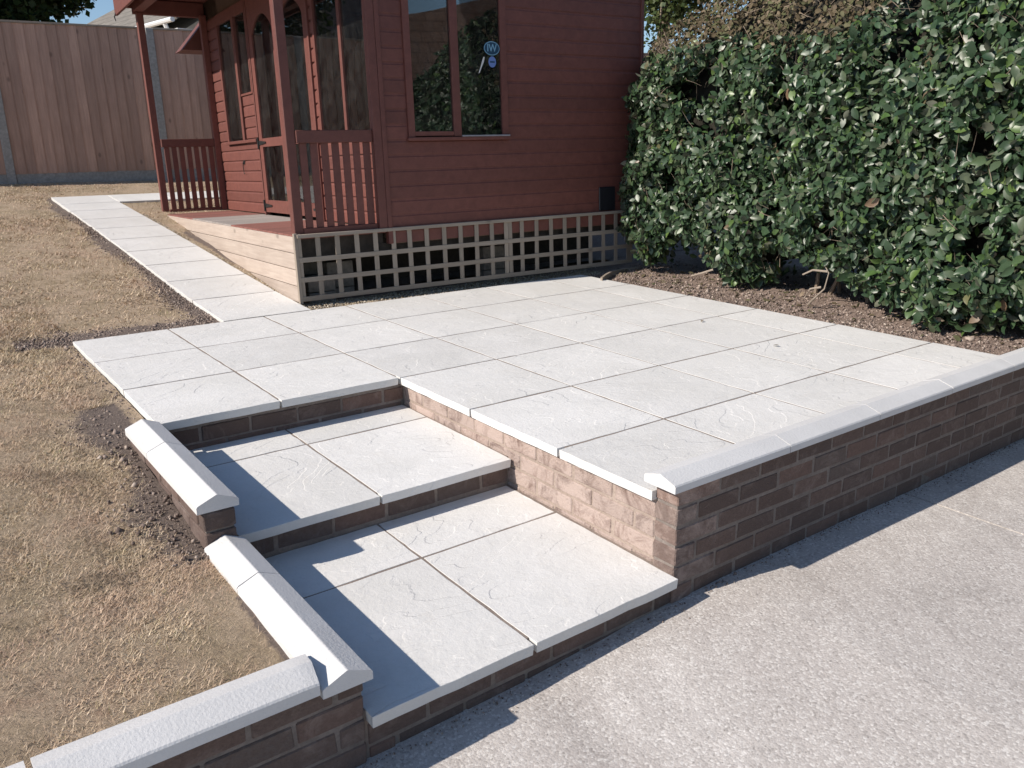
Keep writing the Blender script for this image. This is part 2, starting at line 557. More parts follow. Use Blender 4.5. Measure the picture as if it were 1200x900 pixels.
_cache = {}


def cbox(dx, dy, dz, c, mat, jit=0.0, var=0):
    """box with chamfered edges, centred; 44 triangles"""
    key = (round(dx, 4), round(dy, 4), round(dz, 4), round(c, 4), mat.name, jit, var)
    if key in _cache: return _cache[key]
    c = min(c, dx * .4, dy * .4, dz * .4)
    R = random.Random(hash((round(dx * 1000), round(dy * 1000), round(dz * 1000), var)))
    hx, hy, hz = dx / 2, dy / 2, dz / 2
    V = []; idx = {}
    for sx in (-1, 1):
        for sy in (-1, 1):
            for sz in (-1, 1):
                j = Vector((R.uniform(-jit, jit), R.uniform(-jit, jit), R.uniform(-jit, jit)))
                for ax in range(3):
                    p = [sx * (hx - c), sy * (hy - c), sz * (hz - c)]
                    p[ax] = (sx * hx, sy * hy, sz * hz)[ax]
                    idx[(sx, sy, sz, ax)] = len(V)
                    V.append(Vector(p) + j)
    F = []
    for ax in range(3):
        a, b = [i for i in range(3) if i != ax]
        for s in (-1, 1):
            q = []
            for sa, sb in ((-1, -1), (1, -1), (1, 1), (-1, 1)):
                k = [0, 0, 0]; k[ax] = s; k[a] = sa; k[b] = sb
                q.append(idx[(*k, ax)])
            F.append(q)
    for ax in range(3):           # edges parallel to ax
        a, b = [i for i in range(3) if i != ax]
        for sa in (-1, 1):
            for sb in (-1, 1):
                k0 = [0, 0, 0]; k0[a] = sa; k0[b] = sb
                k1 = list(k0); k0[ax] = -1; k1[ax] = 1
                F.append([idx[(*k0, a)], idx[(*k1, a)], idx[(*k1, b)], idx[(*k0, b)]])
    for sx in (-1, 1):
        for sy in (-1, 1):
            for sz in (-1, 1):
                F.append([idx[(sx, sy, sz, 0)], idx[(sx, sy, sz, 1)], idx[(sx, sy, sz, 2)]])
    # orient outward
    G = []
    for f in F:
        n = (V[f[1]] - V[f[0]]).cross(V[f[2]] - V[f[0]])
        cen = sum((V[i] for i in f), Vector()) / len(f)
        G.append(f if n.dot(cen) > 0 else f[::-1])
    me = mesh("block", V, G, mat)
    _cache[key] = me
    return me


def bx(name, parent, X, Y, Z, mat, c=0.003, rot=None, jit=0.0, var=0, label=None, kind=None):
    me = cbox(X[1] - X[0], Y[1] - Y[0], Z[1] - Z[0], c, mat, jit, var)
    return put(name, me, parent, ((X[0] + X[1]) / 2, (Y[0] + Y[1]) / 2, (Z[0] + Z[1]) / 2), rot, label=label, kind=kind)


def profile(name, pts, a, b, axis, mat):
    """extrude a closed 2-D outline from a to b along axis ('x','y'); pts are (other horizontal, z)"""
    n = len(pts); V = []
    for t in (a, b):
        for (p, z) in pts:
            V.append((t, p, z) if axis == 'x' else ((p, t, z) if axis == 'y' else (p, z, t)))
    F = [[i, (i + 1) % n, n + (i + 1) % n, n + i] for i in range(n)]
    F += [list(range(n))[::-1], list(range(n, 2 * n))]
    me = mesh(name, V, F, mat)
    import bmesh
    bm = bmesh.new(); bm.from_mesh(me); bmesh.ops.recalc_face_normals(bm, faces=bm.faces); bm.to_mesh(me); bm.free()
    return me


def merge_boxes(name, boxes, mat, c=0.0):
    V = []; F = []
    for (X, Y, Z) in boxes:
        b = len(V)
        for x in X:
            for y in Y:
                for z in Z: V.append((x, y, z))
        F += [[b, b + 1, b + 3, b + 2], [b + 4, b + 6, b + 7, b + 5], [b, b + 4, b + 5, b + 1], [b + 2, b + 3, b + 7, b + 6], [b, b + 2, b + 6, b + 4], [b + 1, b + 5, b + 7, b + 3]]
    return mesh(name, V, F, mat)


def tube(pts, radii, mat, seg=6, name="tube"):
    V = []; F = []
    pts = [Vector(p) for p in pts]
    for i, p in enumerate(pts):
        d = (pts[min(i + 1, len(pts) - 1)] - pts[max(i - 1, 0)]).normalized()
        a = d.orthogonal().normalized(); b = d.cross(a)
        for k in range(seg):
            t = 2 * pi * k / seg
            V.append(p + (a * cos(t) + b * sin(t)) * radii[i])
    for i in range(len(pts) - 1):
        for k in range(seg):
            F.append([i * seg + k, i * seg + (k + 1) % seg, (i + 1) * seg + (k + 1) % seg, (i + 1) * seg + k])
    F.append(list(range(seg))[::-1]); F.append([(len(pts) - 1) * seg + k for k in range(seg)])
    return V, F


def np_mesh(name, V, F, mat, rnd=None, smooth=False):
    """V (n,3), F (m,k) all faces with k corners"""
    me = bpy.data.meshes.new(name)
    V = np.asarray(V, np.float32); F = np.asarray(F, np.int32)
    m, k = F.shape
    me.vertices.add(len(V)); me.vertices.foreach_set('co', V.ravel())
    me.loops.add(m * k); me.loops.foreach_set('vertex_index', F.ravel())
    me.polygons.add(m)
    me.polygons.foreach_set('loop_start', np.arange(0, m * k, k, dtype=np.int32))
    if smooth: me.polygons.foreach_set('use_smooth', np.ones(m, dtype=bool))
    me.materials.append(mat)
    me.update(calc_edges=True)
    if rnd is not None:
        at = me.attributes.new("rnd", 'FLOAT', 'POINT')
        at.data.foreach_set('value', np.asarray(rnd, np.float32))
    return me


def frames_from(nrm, spin):
    """orthonormal frames with z=nrm, random spin about it; returns X,Y,Z arrays"""
    Z = nrm / np.linalg.norm(nrm, axis=1, keepdims=True)
    ref = np.where(np.abs(Z[:, 2:3]) < 0.9, np.array([[0, 0, 1.0]]), np.array([[1.0, 0, 0]]))
    X = np.cross(ref, Z); X /= np.linalg.norm(X, axis=1, keepdims=True)
    Y = np.cross(Z, X)
    c, s = np.cos(spin)[:, None], np.sin(spin)[:, None]
    return X * c + Y * s, -X * s + Y * c, Z


def scatter(tv, tf, P, X, Y, Z, S):
    """stamp template verts at P with frames and per-instance scale (n,3)"""
    n, k = len(P), len(tv)
    tv = np.asarray(tv, float)
    V = (P[:, None, :] + tv[None, :, 0:1] * (X * S[:, 0:1])[:, None, :] + tv[None, :, 1:2] * (Y * S[:, 1:2])[:, None, :]
         + tv[None, :, 2:3] * (Z * S[:, 2:3])[:, None, :]).reshape(-1, 3)
    F = (np.asarray(tf)[None] + (np.arange(n) * k)[:, None, None]).reshape(-1, len(tf[0]))
    return V, F


LEAF_V = [(0, 0, 0), (-.21, .22, .05), (0, .25, 0), (.21, .22, .05), (-.28, .52, .05), (0, .54, -.015), (.28, .52, .05),
          (-.17, .8, .0), (0, .8, -.06), (.17, .8, .0), (0, 1.0, -.13)]
LEAF_F = [(0, 2, 1), (0, 3, 2), (1, 2, 5), (1, 5, 4), (2, 3, 6), (2, 6, 5), (4, 5, 8), (4, 8, 7), (5, 6, 9), (5, 9, 8), (7, 8, 10), (8, 9, 10)]
OCT_V = [(1, 0, 0), (-1, 0, 0), (0, 1, 0), (0, -1, 0), (0, 0, 1), (0, 0, -1)]
OCT_F = [(0, 2, 4), (2, 1, 4), (1, 3, 4), (3, 0, 4), (2, 0, 5), (1, 2, 5), (3, 1, 5), (0, 3, 5)]


def stones(name, P, size, mat, flat=0.7):
    n = len(P)
    nr = rng.normal(size=(n, 3)); X, Y, Z = frames_from(nr, rng.uniform(0, 6.28, n))
    S = size[:, None] * rng.uniform(0.6, 1.2, (n, 3))
    tv = np.array(OCT_V, float); V, F = scatter(tv, OCT_F, P, X, Y, Z, S)
    V += rng.normal(size=V.shape) * np.repeat(size, 6)[:, None] * 0.15
    return np_mesh(name, V, F, mat, np.repeat(rng.uniform(0, 1, n), 6), smooth=False)


# ------------------------------------------------------------------ ground heights (paving frame)
LY = np.array([-3, -1.75, -1.0, -.3, .3, 1.0, 1.84, 2.5, 3.1, 3.7, 4.29, 4.88, 5.47, 7.77, 9.0, 12, 90])
LZ = np.array([-.168, -.168, -.155, -.085, -.035, -.022, -.022, .016, .065, .117, .165, .21, .26, .425, .55, .45, -2.8])
PY = [1.84, 2.49, 3.10, 3.70, 4.29, 4.88, 5.47, 6.06, 6.64, 7.17, 7.77]
PZ = [0.0, .037, .085, .137, .185, .23, .277, .32, .363, .402, .445]


def lawn_z(x, y):
    z = np.interp(y, LY, LZ)
    return z


def hsh(x, y):
    return mnoise.noise(Vector((x, y, 0.0)))


# ground to the horizon
top("ground", mesh("ground", [(-400, -400, 0), (400, -400, 0), (400, 400, 0), (-400, 400, 0)], [(0, 1, 2, 3)], SOIL), 'W', (0, 0, -1.2), kind='structure')

# drive: two concrete bays with an open joint between them
JX = 1.575


def drive_z(x):
    return np.interp(x, [-9, -1.2, -.6, .03, .3, .8, 1.6, 2.8, 12], [-.45, -.443, -.432, -.400, -.388, -.388, -.400, -.402, -.42])


dr = root("concrete_drive", "weathered pale concrete driveway with exposed aggregate in front of the brick wall", None, 'P', (0, -4, -.45), kind='structure')
for (xa, xb) in ((-9, JX - .006), (JX + .006, 12)):
    xs = np.concatenate([np.arange(xa, xb, .15), [xb]]); ys = np.concatenate([[-16, -10, -6], np.arange(-4, -1.6, .15), [-1.55]])
    V = []; F = []
    for j, y in enumerate(ys):
        for i, x in enumerate(xs):
            z = float(drive_z(x)) + 0.004 * hsh(x * 1.3, y * 1.3)
            V.append((x, y + 4, z + .45))
    nx = len(xs)
    for j in range(len(ys) - 1):
        for i in range(nx - 1): F.append((j * nx + i, j * nx + i + 1, (j + 1) * nx + i + 1, (j + 1) * nx + i))
    # downstand at the joint
    e = nx - 1 if xb < 5 else 0
    for j in range(len(ys)):
        v = V[j * nx + e]; V.append((v[0], v[1], v[2] - .1))
    for j in range(len(ys) - 1):
        b = len(ys) * nx
        F.append((j * nx + e, (j + 1) * nx + e, b + j + 1, b + j))
    put("concrete_bay", mesh("concrete_bay", V, F, CONCRETE), dr, (0, -4, -.45))
for o in list(dr.children): pass
put("joint_filler", merge_boxes("joint_filler", [((JX - .01, JX + .01), (-12, 2.4), (0.01, .035))], DARKV), dr, (0, -4, -.45))

# lawn sheet with cells cut out for the paving
def grid_coords(segs):
    out = []
    for a, b, s in segs:
        n = max(1, int(round((b - a) / s))); out += list(np.linspace(a, b, n, endpoint=False))
    out.append(segs[-1][1]); return np.array(out)


def build_lawn():
    xs = grid_coords([(-30, -6, 2), (-6, -3, .15), (-3, -1.275, .05), (-1.275, -1.165, .11), (-1.165, -.27, .06), (-.27, .35, .1), (.35, 5, .12), (5, 30, 2)])
    ys = grid_coords([(-1.735, 0, .05), (0, 1.84, .05), (1.84, 7.17, .07), (7.17, 7.77, .1), (7.77, 9.2, .1), (9.2, 60, 3)])
    V = []; F = []; S = []
    for j, y in enumerate(ys):
        for i, x in enumerate(xs):
            z = float(lawn_z(x, y))
            if y < 9.2: z += .012 * hsh(x * 1.7, y * 1.7) + .006 * hsh(x * 7, y * 7 + 5) + .003 * hsh(x * 23, y * 23)
            V.append((x, y, z))
            # bare soil beside the paving and the walls
            s = 0
            dx = max(-x - .27, 0) if y > 1.84 else 9
            if 1.84 < y < 7.8 and x < -.2: s = max(s, 1 - dx / (.19 + .08 * sin(y * 3)))
            if -1.45 < x < -.25 and 1.84 <= y < 2.3: s = max(s, 1.45 - (y - 1.84) / .22)
            if x < -1.165 and 0 < y < 2.2:
                s = max(s, 1 - (-1.165 - x) / .10)
            if x < -1.27 and -1.0 < y <= .5: s = max(s, 1.1 - (-1.27 - x) / (.21 + .08 * sin(y * 7)))
            if x < -1.27 and y < -1.25: s = max(s, .95 - (-1.27 - x) / .07)
            if x > .35 and y < 7.1: s = max(s, .8 - max(0, (y - 4.8)) / 1.2)
            if y > 8.85 and y < 9.2: s = max(s, (y - 8.85) * 1.5)
            dd = abs(x + 1.42) / .35 + abs(y - 1.9) / .25
            if x < -.9: s = max(s, .75 - dd * .45)
            S.append(max(0, min(1.1, s)))
    nx = len(xs)
    for j in range(len(ys) - 1):
        cy = (ys[j] + ys[j + 1]) / 2
        for i in range(nx - 1):
            cx = (xs[i] + xs[i + 1]) / 2
            if cy < 0 and cx > -1.275: continue
            if 0 < cy < 1.84 and cx > -1.165: continue
            if 1.84 < cy < 7.77 and -.27 < cx < .35: continue
            if cx > .35 and cy < 2.3: continue
            if 7.17 < cy < 7.77 and .35 < cx < 5: continue
            F.append((j * nx + i, j * nx + i + 1, (j + 1) * nx + i + 1, (j + 1) * nx + i))
    me = mesh("lawn", V, F, LAWN, smooth=True)
    at = me.attributes.new("soil", 'FLOAT', 'POINT'); at.data.foreach_set('value', np.array(S, np.float32))
    top("lawn", me, 'P', kind='structure')


build_lawn()


def soilness(x, y):
    s = np.zeros_like(x)
    s = np.where((y > 1.84) & (y < 7.8) & (x < -.2), np.maximum(s, 1 - np.maximum(-x - .27, 0) / (.19 + .08 * np.sin(y * 3))), s)
    s = np.where((y > 1.84) & (y < 2.3) & (x > -1.45) & (x < -.25), np.maximum(s, 1.45 - (y - 1.84) / .22), s)
    s = np.where((x < -1.165) & (y > 0) & (y < 2.2), np.maximum(s, 1 - (-1.165 - x) / .10), s)
    s = np.where((x < -1.27) & (y <= .5), np.maximum(s, 1.1 - (-1.27 - x) / (.21 + .08 * np.sin(y * 7))) * (y > -1.0), s)
    s = np.where((x < -1.27) & (y <= -1.25), np.maximum(s, .95 - (-1.27 - x) / .07), s)
    return s


def build_grass():
    parts = []
    for (n, x0, x1, y0, y1, ln, wd) in ((230000, -2.75, -1.28, -1.73, .6, .024, .0013), (150000, -3.4, -1.17, .5, 3.0, .032, .0022),
                                        (120000, -3.6, -.28, 1.9, 9.0, .036, .0036), (36000, -.28, 5, 6, 9.0, .035, .004), (2500, .36, .9, 4.8, 7.15, .03, .003)):
        x = rng.uniform(x0, x1, n); y = rng.uniform(y0, y1, n)
        keep = ~((x > -1.17) & (y < 1.86)) & ~((x > -.28) & (x < .36) & (y < 7.8)) & ~((x > .3) & (y > 7.15) & (y < 7.8)) & ~((x > -1.285) & (y < 0.02))
        sl = soilness(x, y)
        keep &= rng.uniform(0, 1, n) > sl * 1.15
        pn = np.sin(x * 2.1 + 1.3 * np.sin(y * 1.7)) * np.sin(y * 2.6 + 1.1 * np.sin(x * 2.9 + 1)) + .5 * np.sin(x * 7.3 + 2 * np.sin(y * 4.1)) * np.sin(y * 6.1 + x * 3)
        keep &= rng.uniform(0, 1, n) < np.clip(1.05 - np.maximum(pn - .1, 0) * 1.1, .25, 1)
        x, y = x[keep], y[keep]; m = len(x)
        # clumps: keep fewer blades in thin patches
        z = lawn_z(x, y)
        az = rng.uniform(0, 2 * pi, m); tilt = rng.uniform(.5, 1.52, m)
        L = ln * rng.uniform(.5, 1.35, m)
        d = np.stack([np.cos(az) * np.sin(tilt), np.sin(az) * np.sin(tilt), np.cos(tilt)], 1)
        s = np.stack([-np.sin(az), np.cos(az), np.zeros(m)], 1) * (wd * rng.uniform(.6, 1.3, m))[:, None]
        base = np.stack([x, y, z - .004], 1)
        bend = base + d * (L * .55)[:, None]
        tip = base + d * L[:, None]; tip[:, 2] -= L * .18; tip[:, :2] += d[:, :2] * (L * .2)[:, None]
        tip[:, 2] = np.maximum(tip[:, 2], base[:, 2] + .004)
        V = np.stack([base - s, base + s, tip], 1).reshape(-1, 3)
        F = np.arange(m * 3).reshape(-1, 3)
        r = np.clip(rng.beta(2.2, 2.0, m) * .92, 0, 1)
        r = np.where(rng.uniform(0, 1, m) < .05, rng.uniform(.92, 1, m), r)
        parts.append((V, F, np.repeat(r, 3)))
    V = np.concatenate([p[0] for p in parts]); o = 0; Fs = []
    for p in parts: Fs.append(p[1] + o); o += len(p[0])
    me = np_mesh("dry_grass", V, np.concatenate(Fs), BLADE, np.concatenate([p[2] for p in parts]))
    top("dry_grass", me, 'P', label="parched straw-coloured lawn grass left of the paving", cat="grass", kind='stuff')


build_grass()

# soil crumbs along the paving edges
n = 30000
x = rng.uniform(-1.9, -.27, n); y = rng.uniform(-1.7, 8.5, n)
y[:15000] = rng.uniform(-1.0, 2.3, 15000)
x[:20000] = rng.uniform(-1.75, -.27, 20000); y[15000:20000] = rng.uniform(1.85, 2.2, 5000)
x[20000:] = -.27 - rng.uniform(0, .3, n - 20000); y[20000:] = rng.uniform(1.85, 6.5, n - 20000)
k = (soilness(x, y) > rng.uniform(.1, .9, n)) & ~((x > -1.17) & (y < 1.85)) & ~((x > -1.285) & (y < .02))
x, y = x[k], y[k]
P = np.stack([x, y, lawn_z(x, y) + .002], 1)
top("soil_crumbs", stones("soil_crumbs", P, rng.gamma(2.2, .0016, len(x)) + .0015, CLOD), 'P', label="loose dark soil crumbs along the edge of the paving", cat="soil", kind='stuff')


# ------------------------------------------------------------------ paving slabs
_slabs = {}


def slab_mesh(dx, dy, t, var):
    key = (round(dx, 3), round(dy, 3), t, var)
    if key in _slabs: return _slabs[key]
    R = random.Random(var * 77 + int(dx * 1000))
    nx = ny = 8
    off = R.uniform(0, 50)
    V = []; F = []
    for j in range(ny + 1):
        for i in range(nx + 1):
            u, v = i / nx, j / ny
            # edge rows pulled in and down a little so the arris is worn
            x = (u - .5) * dx; y = (v - .5) * dy
            z = .0006 * mnoise.noise(Vector((x * 5 + off, y * 5, 0)))
            if i in (0, nx): x += R.uniform(-.0022, .0022)
            if j in (0, ny): y += R.uniform(-.0022, .0022)
            V.append((x, y, z))
    for j in range(ny):
        for i in range(nx): F.append((j * (nx + 1) + i, j * (nx + 1) + i + 1, (j + 1) * (nx + 1) + i + 1, (j + 1) * (nx + 1) + i))
    ring = [i for i in range(nx + 1)] + [j * (nx + 1) + nx for j in range(1, ny + 1)] + [ny * (nx + 1) + i for i in range(nx - 1, -1, -1)] + [j * (nx + 1) for j in range(ny - 1, 0, -1)]
    m = len(ring)
    b1 = len(V)
    for r in ring:
        x, y, z = V[r]
        V.append((x + math.copysign(.0007, x) * (abs(abs(x) - dx / 2) < .01), y + math.copysign(.0007, y) * (abs(abs(y) - dy / 2) < .01), z - .0014))
    b2 = len(V)
    for k_ in range(m):
        x, y, z = V[b1 + k_]; V.append((x - math.copysign(.002, x) * (abs(abs(x) - dx / 2) < .01), y - math.copysign(.002, y) * (abs(abs(y) - dy / 2) < .01), -t))
    for k_ in range(m):
        q = (k_ + 1) % m
        F.append((ring[k_], b1 + k_, b1 + q, ring[q])); F.append((b1 + k_, b2 + k_, b2 + q, b1 + q))
    F.append(tuple(b2 + k_ for k_ in range(m - 1, -1, -1)))
    me = mesh("paving_slab", V, F, SLAB)
    _slabs[key] = me
    return me


def slab(parent, X, Y, z, t=.036, rot=None, dz=None):
    g = .0062
    dx, dy = X[1] - X[0] - 2 * g, Y[1] - Y[0] - 2 * g
    me = slab_mesh(dx, dy, t, random.randrange(6))
    r = rot or (random.uniform(-.0006, .0006), random.uniform(-.0006, .0006), 0)
    return put("paving_slab", me, parent, ((X[0] + X[1]) / 2, (Y[0] + Y[1]) / 2, z + (random.uniform(-.0004, .0004) if dz is None else dz)), r)


pb = merge_boxes("patio", [((-1.15, -.03), (.045, 1.82), (-.2, -.0014)), ((.045, 2.81), (-1.75, 1.82), (-.2, -.0015)), ((-.04, .05), (.05, 1.82), (-.2, -.0016))], JOINT)
patio = top("patio", pb, 'P', (0, 0, 0), kind='structure')
CX = [-1.165, -.6187, 0, .6, 1.211, 1.809, 2.428, 2.825]
CY = [-1.738, -1.2318, -.6227, 0, .618, 1.236, 1.832]
for i in range(len(CX) - 1):
    for j in range(len(CY) - 1):
        if CX[i] < -.1 and CY[j] < -.01: continue
        x1 = CX[i + 1]
        if i == 6: x1 = CX[7] + .035 * (1 - (CY[j] + 1.8) / 3.6)
        slab(patio, (CX[i], x1), (CY[j], CY[j + 1]), 0)

path = top("garden_path", merge_boxes("path_bed", [((-.26, .34), (PY[i], PY[i + 1]), (PZ[i] - .12, PZ[i] - .0018)) for i in range(10)], JOINT), 'P', kind='structure')
for i in range(10):
    a = math.atan2(PZ[i + 1] - PZ[i], PY[i + 1] - PY[i])
    slab(path, (-.27, .35), (PY[i], PY[i + 1]), (PZ[i] + PZ[i + 1]) / 2, rot=(a, 0, 0), dz=0)
for kx in range(8):
    a = math.atan2(PZ[10] - PZ[9], PY[10] - PY[9])
    slab(path, (.35 + kx * .61, .35 + (kx + 1) * .61), (7.17, 7.77), (PZ[9] + PZ[10]) / 2, rot=(a, 0, 0), dz=0)


# ------------------------------------------------------------------ brick walls
CURB = BRICK
def brick(parent, X, Y, Z):
    global CURB
    dx, dy, dz = X[1] - X[0], Y[1] - Y[0], Z[1] - Z[0]
    me = cbox(dx, dy, dz, .004, CURB, .0018, random.randrange(4))
    return put("brick", me, parent, ((X[0] + X[1]) / 2 + random.uniform(-.001, .001), (Y[0] + Y[1]) / 2 + random.uniform(-.002, .002), (Z[0] + Z[1]) / 2), (0, random.uniform(-.004, .004), random.uniform(-.004, .004)))


def course_x(parent, x0, x1, Y, z1, h, phase, L=.215, j=.011, quoin=False):
    """a course of bricks running along x with its top at z1"""
    global CURB
    x = x0 - phase * (L + j)
    while x < x1 - .02:
        a, b = max(x, x0), min(x + L, x1)
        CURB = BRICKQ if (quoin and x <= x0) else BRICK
        if b - a > .03: brick(parent, (a, b), Y, (z1 - h, z1))
        x += L + j
    CURB = BRICK


def course_y(parent, y0, y1, X, z1, h, phase, L=.215, j=.011):
    y = y1 + phase * (L + j)
    while y > y0 + .02:
        a, b = max(y - L, y0), min(y, y1)
        if b - a > .03: brick(parent, X, (a, b), (z1 - h, z1))
        y -= L + j


def coping_mesh(L, w, t, r, axis, round_end=False):
    """twice-weathered coping, centred across, extruded 0..L; t edge height, r ridge height"""
    c = .004
    pts = [(-w / 2, 0), (w / 2, 0), (w / 2, t - c), (w / 2 - c, t + .001), (.003, r - .0006), (0, r), (-.003, r - .0006), (-w / 2 + c, t + .001), (-w / 2, t - c)]
    return profile("coping", pts, 0, L, axis, COPING)


def coping(parent, axis, a, b, cen, z0, t, r, w=.142, rot=None):
    me = coping_mesh(b - a, w, t, r, axis)
    loc = (a, cen, z0) if axis == 'x' else (cen, a, z0)
    return put("coping_stone", me, parent, loc, rot)


# right-hand retaining wall with its coping
rw = root("retaining_wall", "long dark brick retaining wall with white coping along the driveway, on the right", "wall", 'P', (.03, -1.83, -.46), group=None)
put("mortar", merge_boxes("mortar", [((.034, 5.2), (-1.8265, -1.733), (-.47, .036))], MORTAR), rw, (0, 0, 0))
for k in range(7):
    z1 = .033 - k * .0745
    ph = 0.0 if k % 2 == 0 else .5
    # quoin at the corner: header end shows on the step side
    course_x(rw, .03, 5.0, (-1.83, -1.728), z1, .064, ph if k % 2 == 0 else .5, quoin=True)
xj = [-.02, .605, 1.214, 1.819, 2.437, 3.05, 3.66, 4.27, 4.9]
for i in range(len(xj) - 1):
    coping(rw, 'x', xj[i] + .002, xj[i + 1] - .002, -1.787, .040 + random.uniform(-.0012, .0012), .028, .050)

# brick side of the patio down to the steps
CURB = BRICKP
sw = root("patio_side_wall", "sunlit pinkish brick wall under the patio edge beside the two steps", "wall", 'P', (.04, -.85, -.3))
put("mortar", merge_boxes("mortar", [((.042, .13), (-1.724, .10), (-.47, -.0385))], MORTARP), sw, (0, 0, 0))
for k in range(5):
    z1 = -.052 - k * .0745
    course_y(sw, -1.722, .02, (.038, .125), z1, .064, 0.2 if k % 2 == 0 else .7)

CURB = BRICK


# steps
def step(label, X, Y, z, rise_y, rise_to, xjs, yj, mort=True):
    st = root("garden_step", label, "step", 'P', (X[0], Y[0], rise_to), group=None)
    put("mortar_bed", merge_boxes("mortar_bed", [((X[0] - .02, X[1] + .012), (rise_y + .004, Y[1] + .05), (rise_to, z - .0016))], JOINT), st, (0, 0, 0))
    for (xa, xb) in xjs:
        for (ya, yb) in ((Y[0], yj), (yj, Y[1])):
            slab(st, (xa, xb), (ya, yb), z)
    return st


s1 = step("upper of two steps, paved with four pale riven slabs", (-1.155, .035), (-.905, .04), -.155, -.865, -.3, ((-1.155, -.597), (-.597, .033)), -.207)
course_x(s1, -1.15, .03, (-.865, -.77), -.200, .070, .35)
s2 = step("lower of two steps, wide pale riven slabs beside the driveway", (-1.155, .035), (-1.865, -.86), -.287, -1.825, -.47, ((-1.155, -.603), (-.603, .028)), -1.2)
course_x(s2, -1.145, .03, (-1.825, -1.73), -.332, .068, .15)
course_x(s2, -1.145, .03, (-1.825, -1.73), -.409, .065, .6)
# riser under the patio edge
rs = root("patio_step_riser", "low brown brick riser under the patio edge above the upper step", "wall", 'P', (-1.15, .03, -.2))
put("mortar", merge_boxes("mortar", [((-1.165, .05), (.0365, .12), (-.22, -.0385))], MORTAR), rs, (0, 0, 0))
course_x(rs, -1.16, .035, (.033, .115), -.058, .068, .2)
course_x(rs, -1.16, .035, (.033, .115), -.134, .065, .7)

# left walls
w1 = root("upper_side_wall", "short upper side wall with two white coping stones beside the upper step", "wall", 'P', (-1.223, -.48, -.3))
put("mortar", merge_boxes("mortar", [((-1.268, -1.176), (-.942, .02), (-.3, -.018))], MORTAR), w1, (0, 0, 0))
for k in range(3):
    z1 = -.019 - k * .0745
    course_y(w1, -.95, .01, (-1.275, -1.170), z1, .064, 0 if k % 2 == 0 else .5)
coping(w1, 'y', -.338, -.004, -1.223, -.016, .028, .056, w=.140)
coping(w1, 'y', -.95, -.342, -1.223, -.016, .028, .056, w=.140, rot=(0, .004, 0))
w2 = root("lower_side_wall", "lower side wall with two white coping stones between parched lawn and lower step", "wall", 'P', (-1.215, -1.4, -.45))
put("mortar", merge_boxes("mortar", [((-1.263, -1.168), (-1.822, -.955), (-.47, -.165))], MORTAR), w2, (0, 0, 0))
for k in range(4):
    z1 = -.168 - k * .0745
    course_y(w2, -1.72, -.96, (-1.27, -1.161), z1, .064, 0 if k % 2 == 0 else .5)
coping(w2, 'y', -1.262, -.953, -1.215, -.163, .027, .055, w=.138, rot=(0, .012, 0))
coping(w2, 'y', -1.872, -1.266, -1.215, -.163, .027, .055, w=.138)
w3 = root("front_left_wall", "brick wall with sloping white coping in front of the lawn, lower left corner", "wall", 'P', (-2.2, -1.8, -.45))
put("mortar", merge_boxes("mortar", [((-4.2, -1.162), (-1.8285, -1.735), (-.47, -.149))], MORTAR), w3, (0, 0, 0))
for k in range(4):
    z1 = -.158 - k * .0745
    course_x(w3, -4.1, -1.158, (-1.832, -1.728), z1, .064, .3 if k % 2 == 0 else .8)


def coping_round_end():
    """last coping with a rounded, mortared end that runs into the side coping"""
    w, t, r = .142, .034, .056
    c = .004
    prof = [(-w / 2, 0), (-w / 2, t - c), (-w / 2 + c, t + .001), (-.003, r - .0006), (0, r), (.003, r - .0006), (w / 2 - c, t + .001), (w / 2, t - c), (w / 2, 0)]
    V = []; F = []; xs = [-.62, -.05, -.04, -.03, -.018, -.006, 0]
    for xx in xs:
        u = max(0, (xx + .05) / .05)
        f = 1 - .0 * u
        for (p, z) in prof:
            sh = (p / (w / 2)) * .02 * u
            V.append((xx + (p * .16) * u, p, z * (1 - .07 * u * u)))
    n = len(prof)
    for i in range(len(xs) - 1):
        for k_ in range(n - 1): F.append((i * n + k_, i * n + k_ + 1, (i + 1) * n + k_ + 1, (i + 1) * n + k_))
    F.append(tuple(range((len(xs) - 1) * n, len(xs) * n))); F.append(tuple(range(n))[::-1])
    return mesh("coping_end", V, F, COPING)


put("coping_stone", coping_round_end(), w3, (-1.279, -1.801, -.147))
coping(w3, 'x', -2.52, -1.912, -1.801, -.147, .034, .056)
coping(w3, 'x', -3.13, -2.524, -1.801, -.147, .034, .056)
coping(w3, 'x', -3.74, -3.134, -1.801, -.147, .034, .056)


# ------------------------------------------------------------------ soil bed and gravel
def soil_sheet(name, X, Y, step_, zf, mat, fr='P'):
    xs = np.arange(X[0], X[1] + 1e-6, step_); ys = np.arange(Y[0], Y[1] + 1e-6, step_)
    V = [(x, y, zf(x, y)) for y in ys for x in xs]; nx = len(xs)
    F = [(j * nx + i, j * nx + i + 1, (j + 1) * nx + i + 1, (j + 1) * nx + i) for j in range(len(ys) - 1) for i in range(nx - 1)]
    return top(name, mesh(name, V, F, mat, smooth=True), fr, kind='structure')


def bed_z(x, y):
    return -.028 + .05 * min(1, max(0, (x - 2.95) / .5)) + .012 * hsh(x * 5, y * 5) + .008 * hsh(x * 17, y * 17)


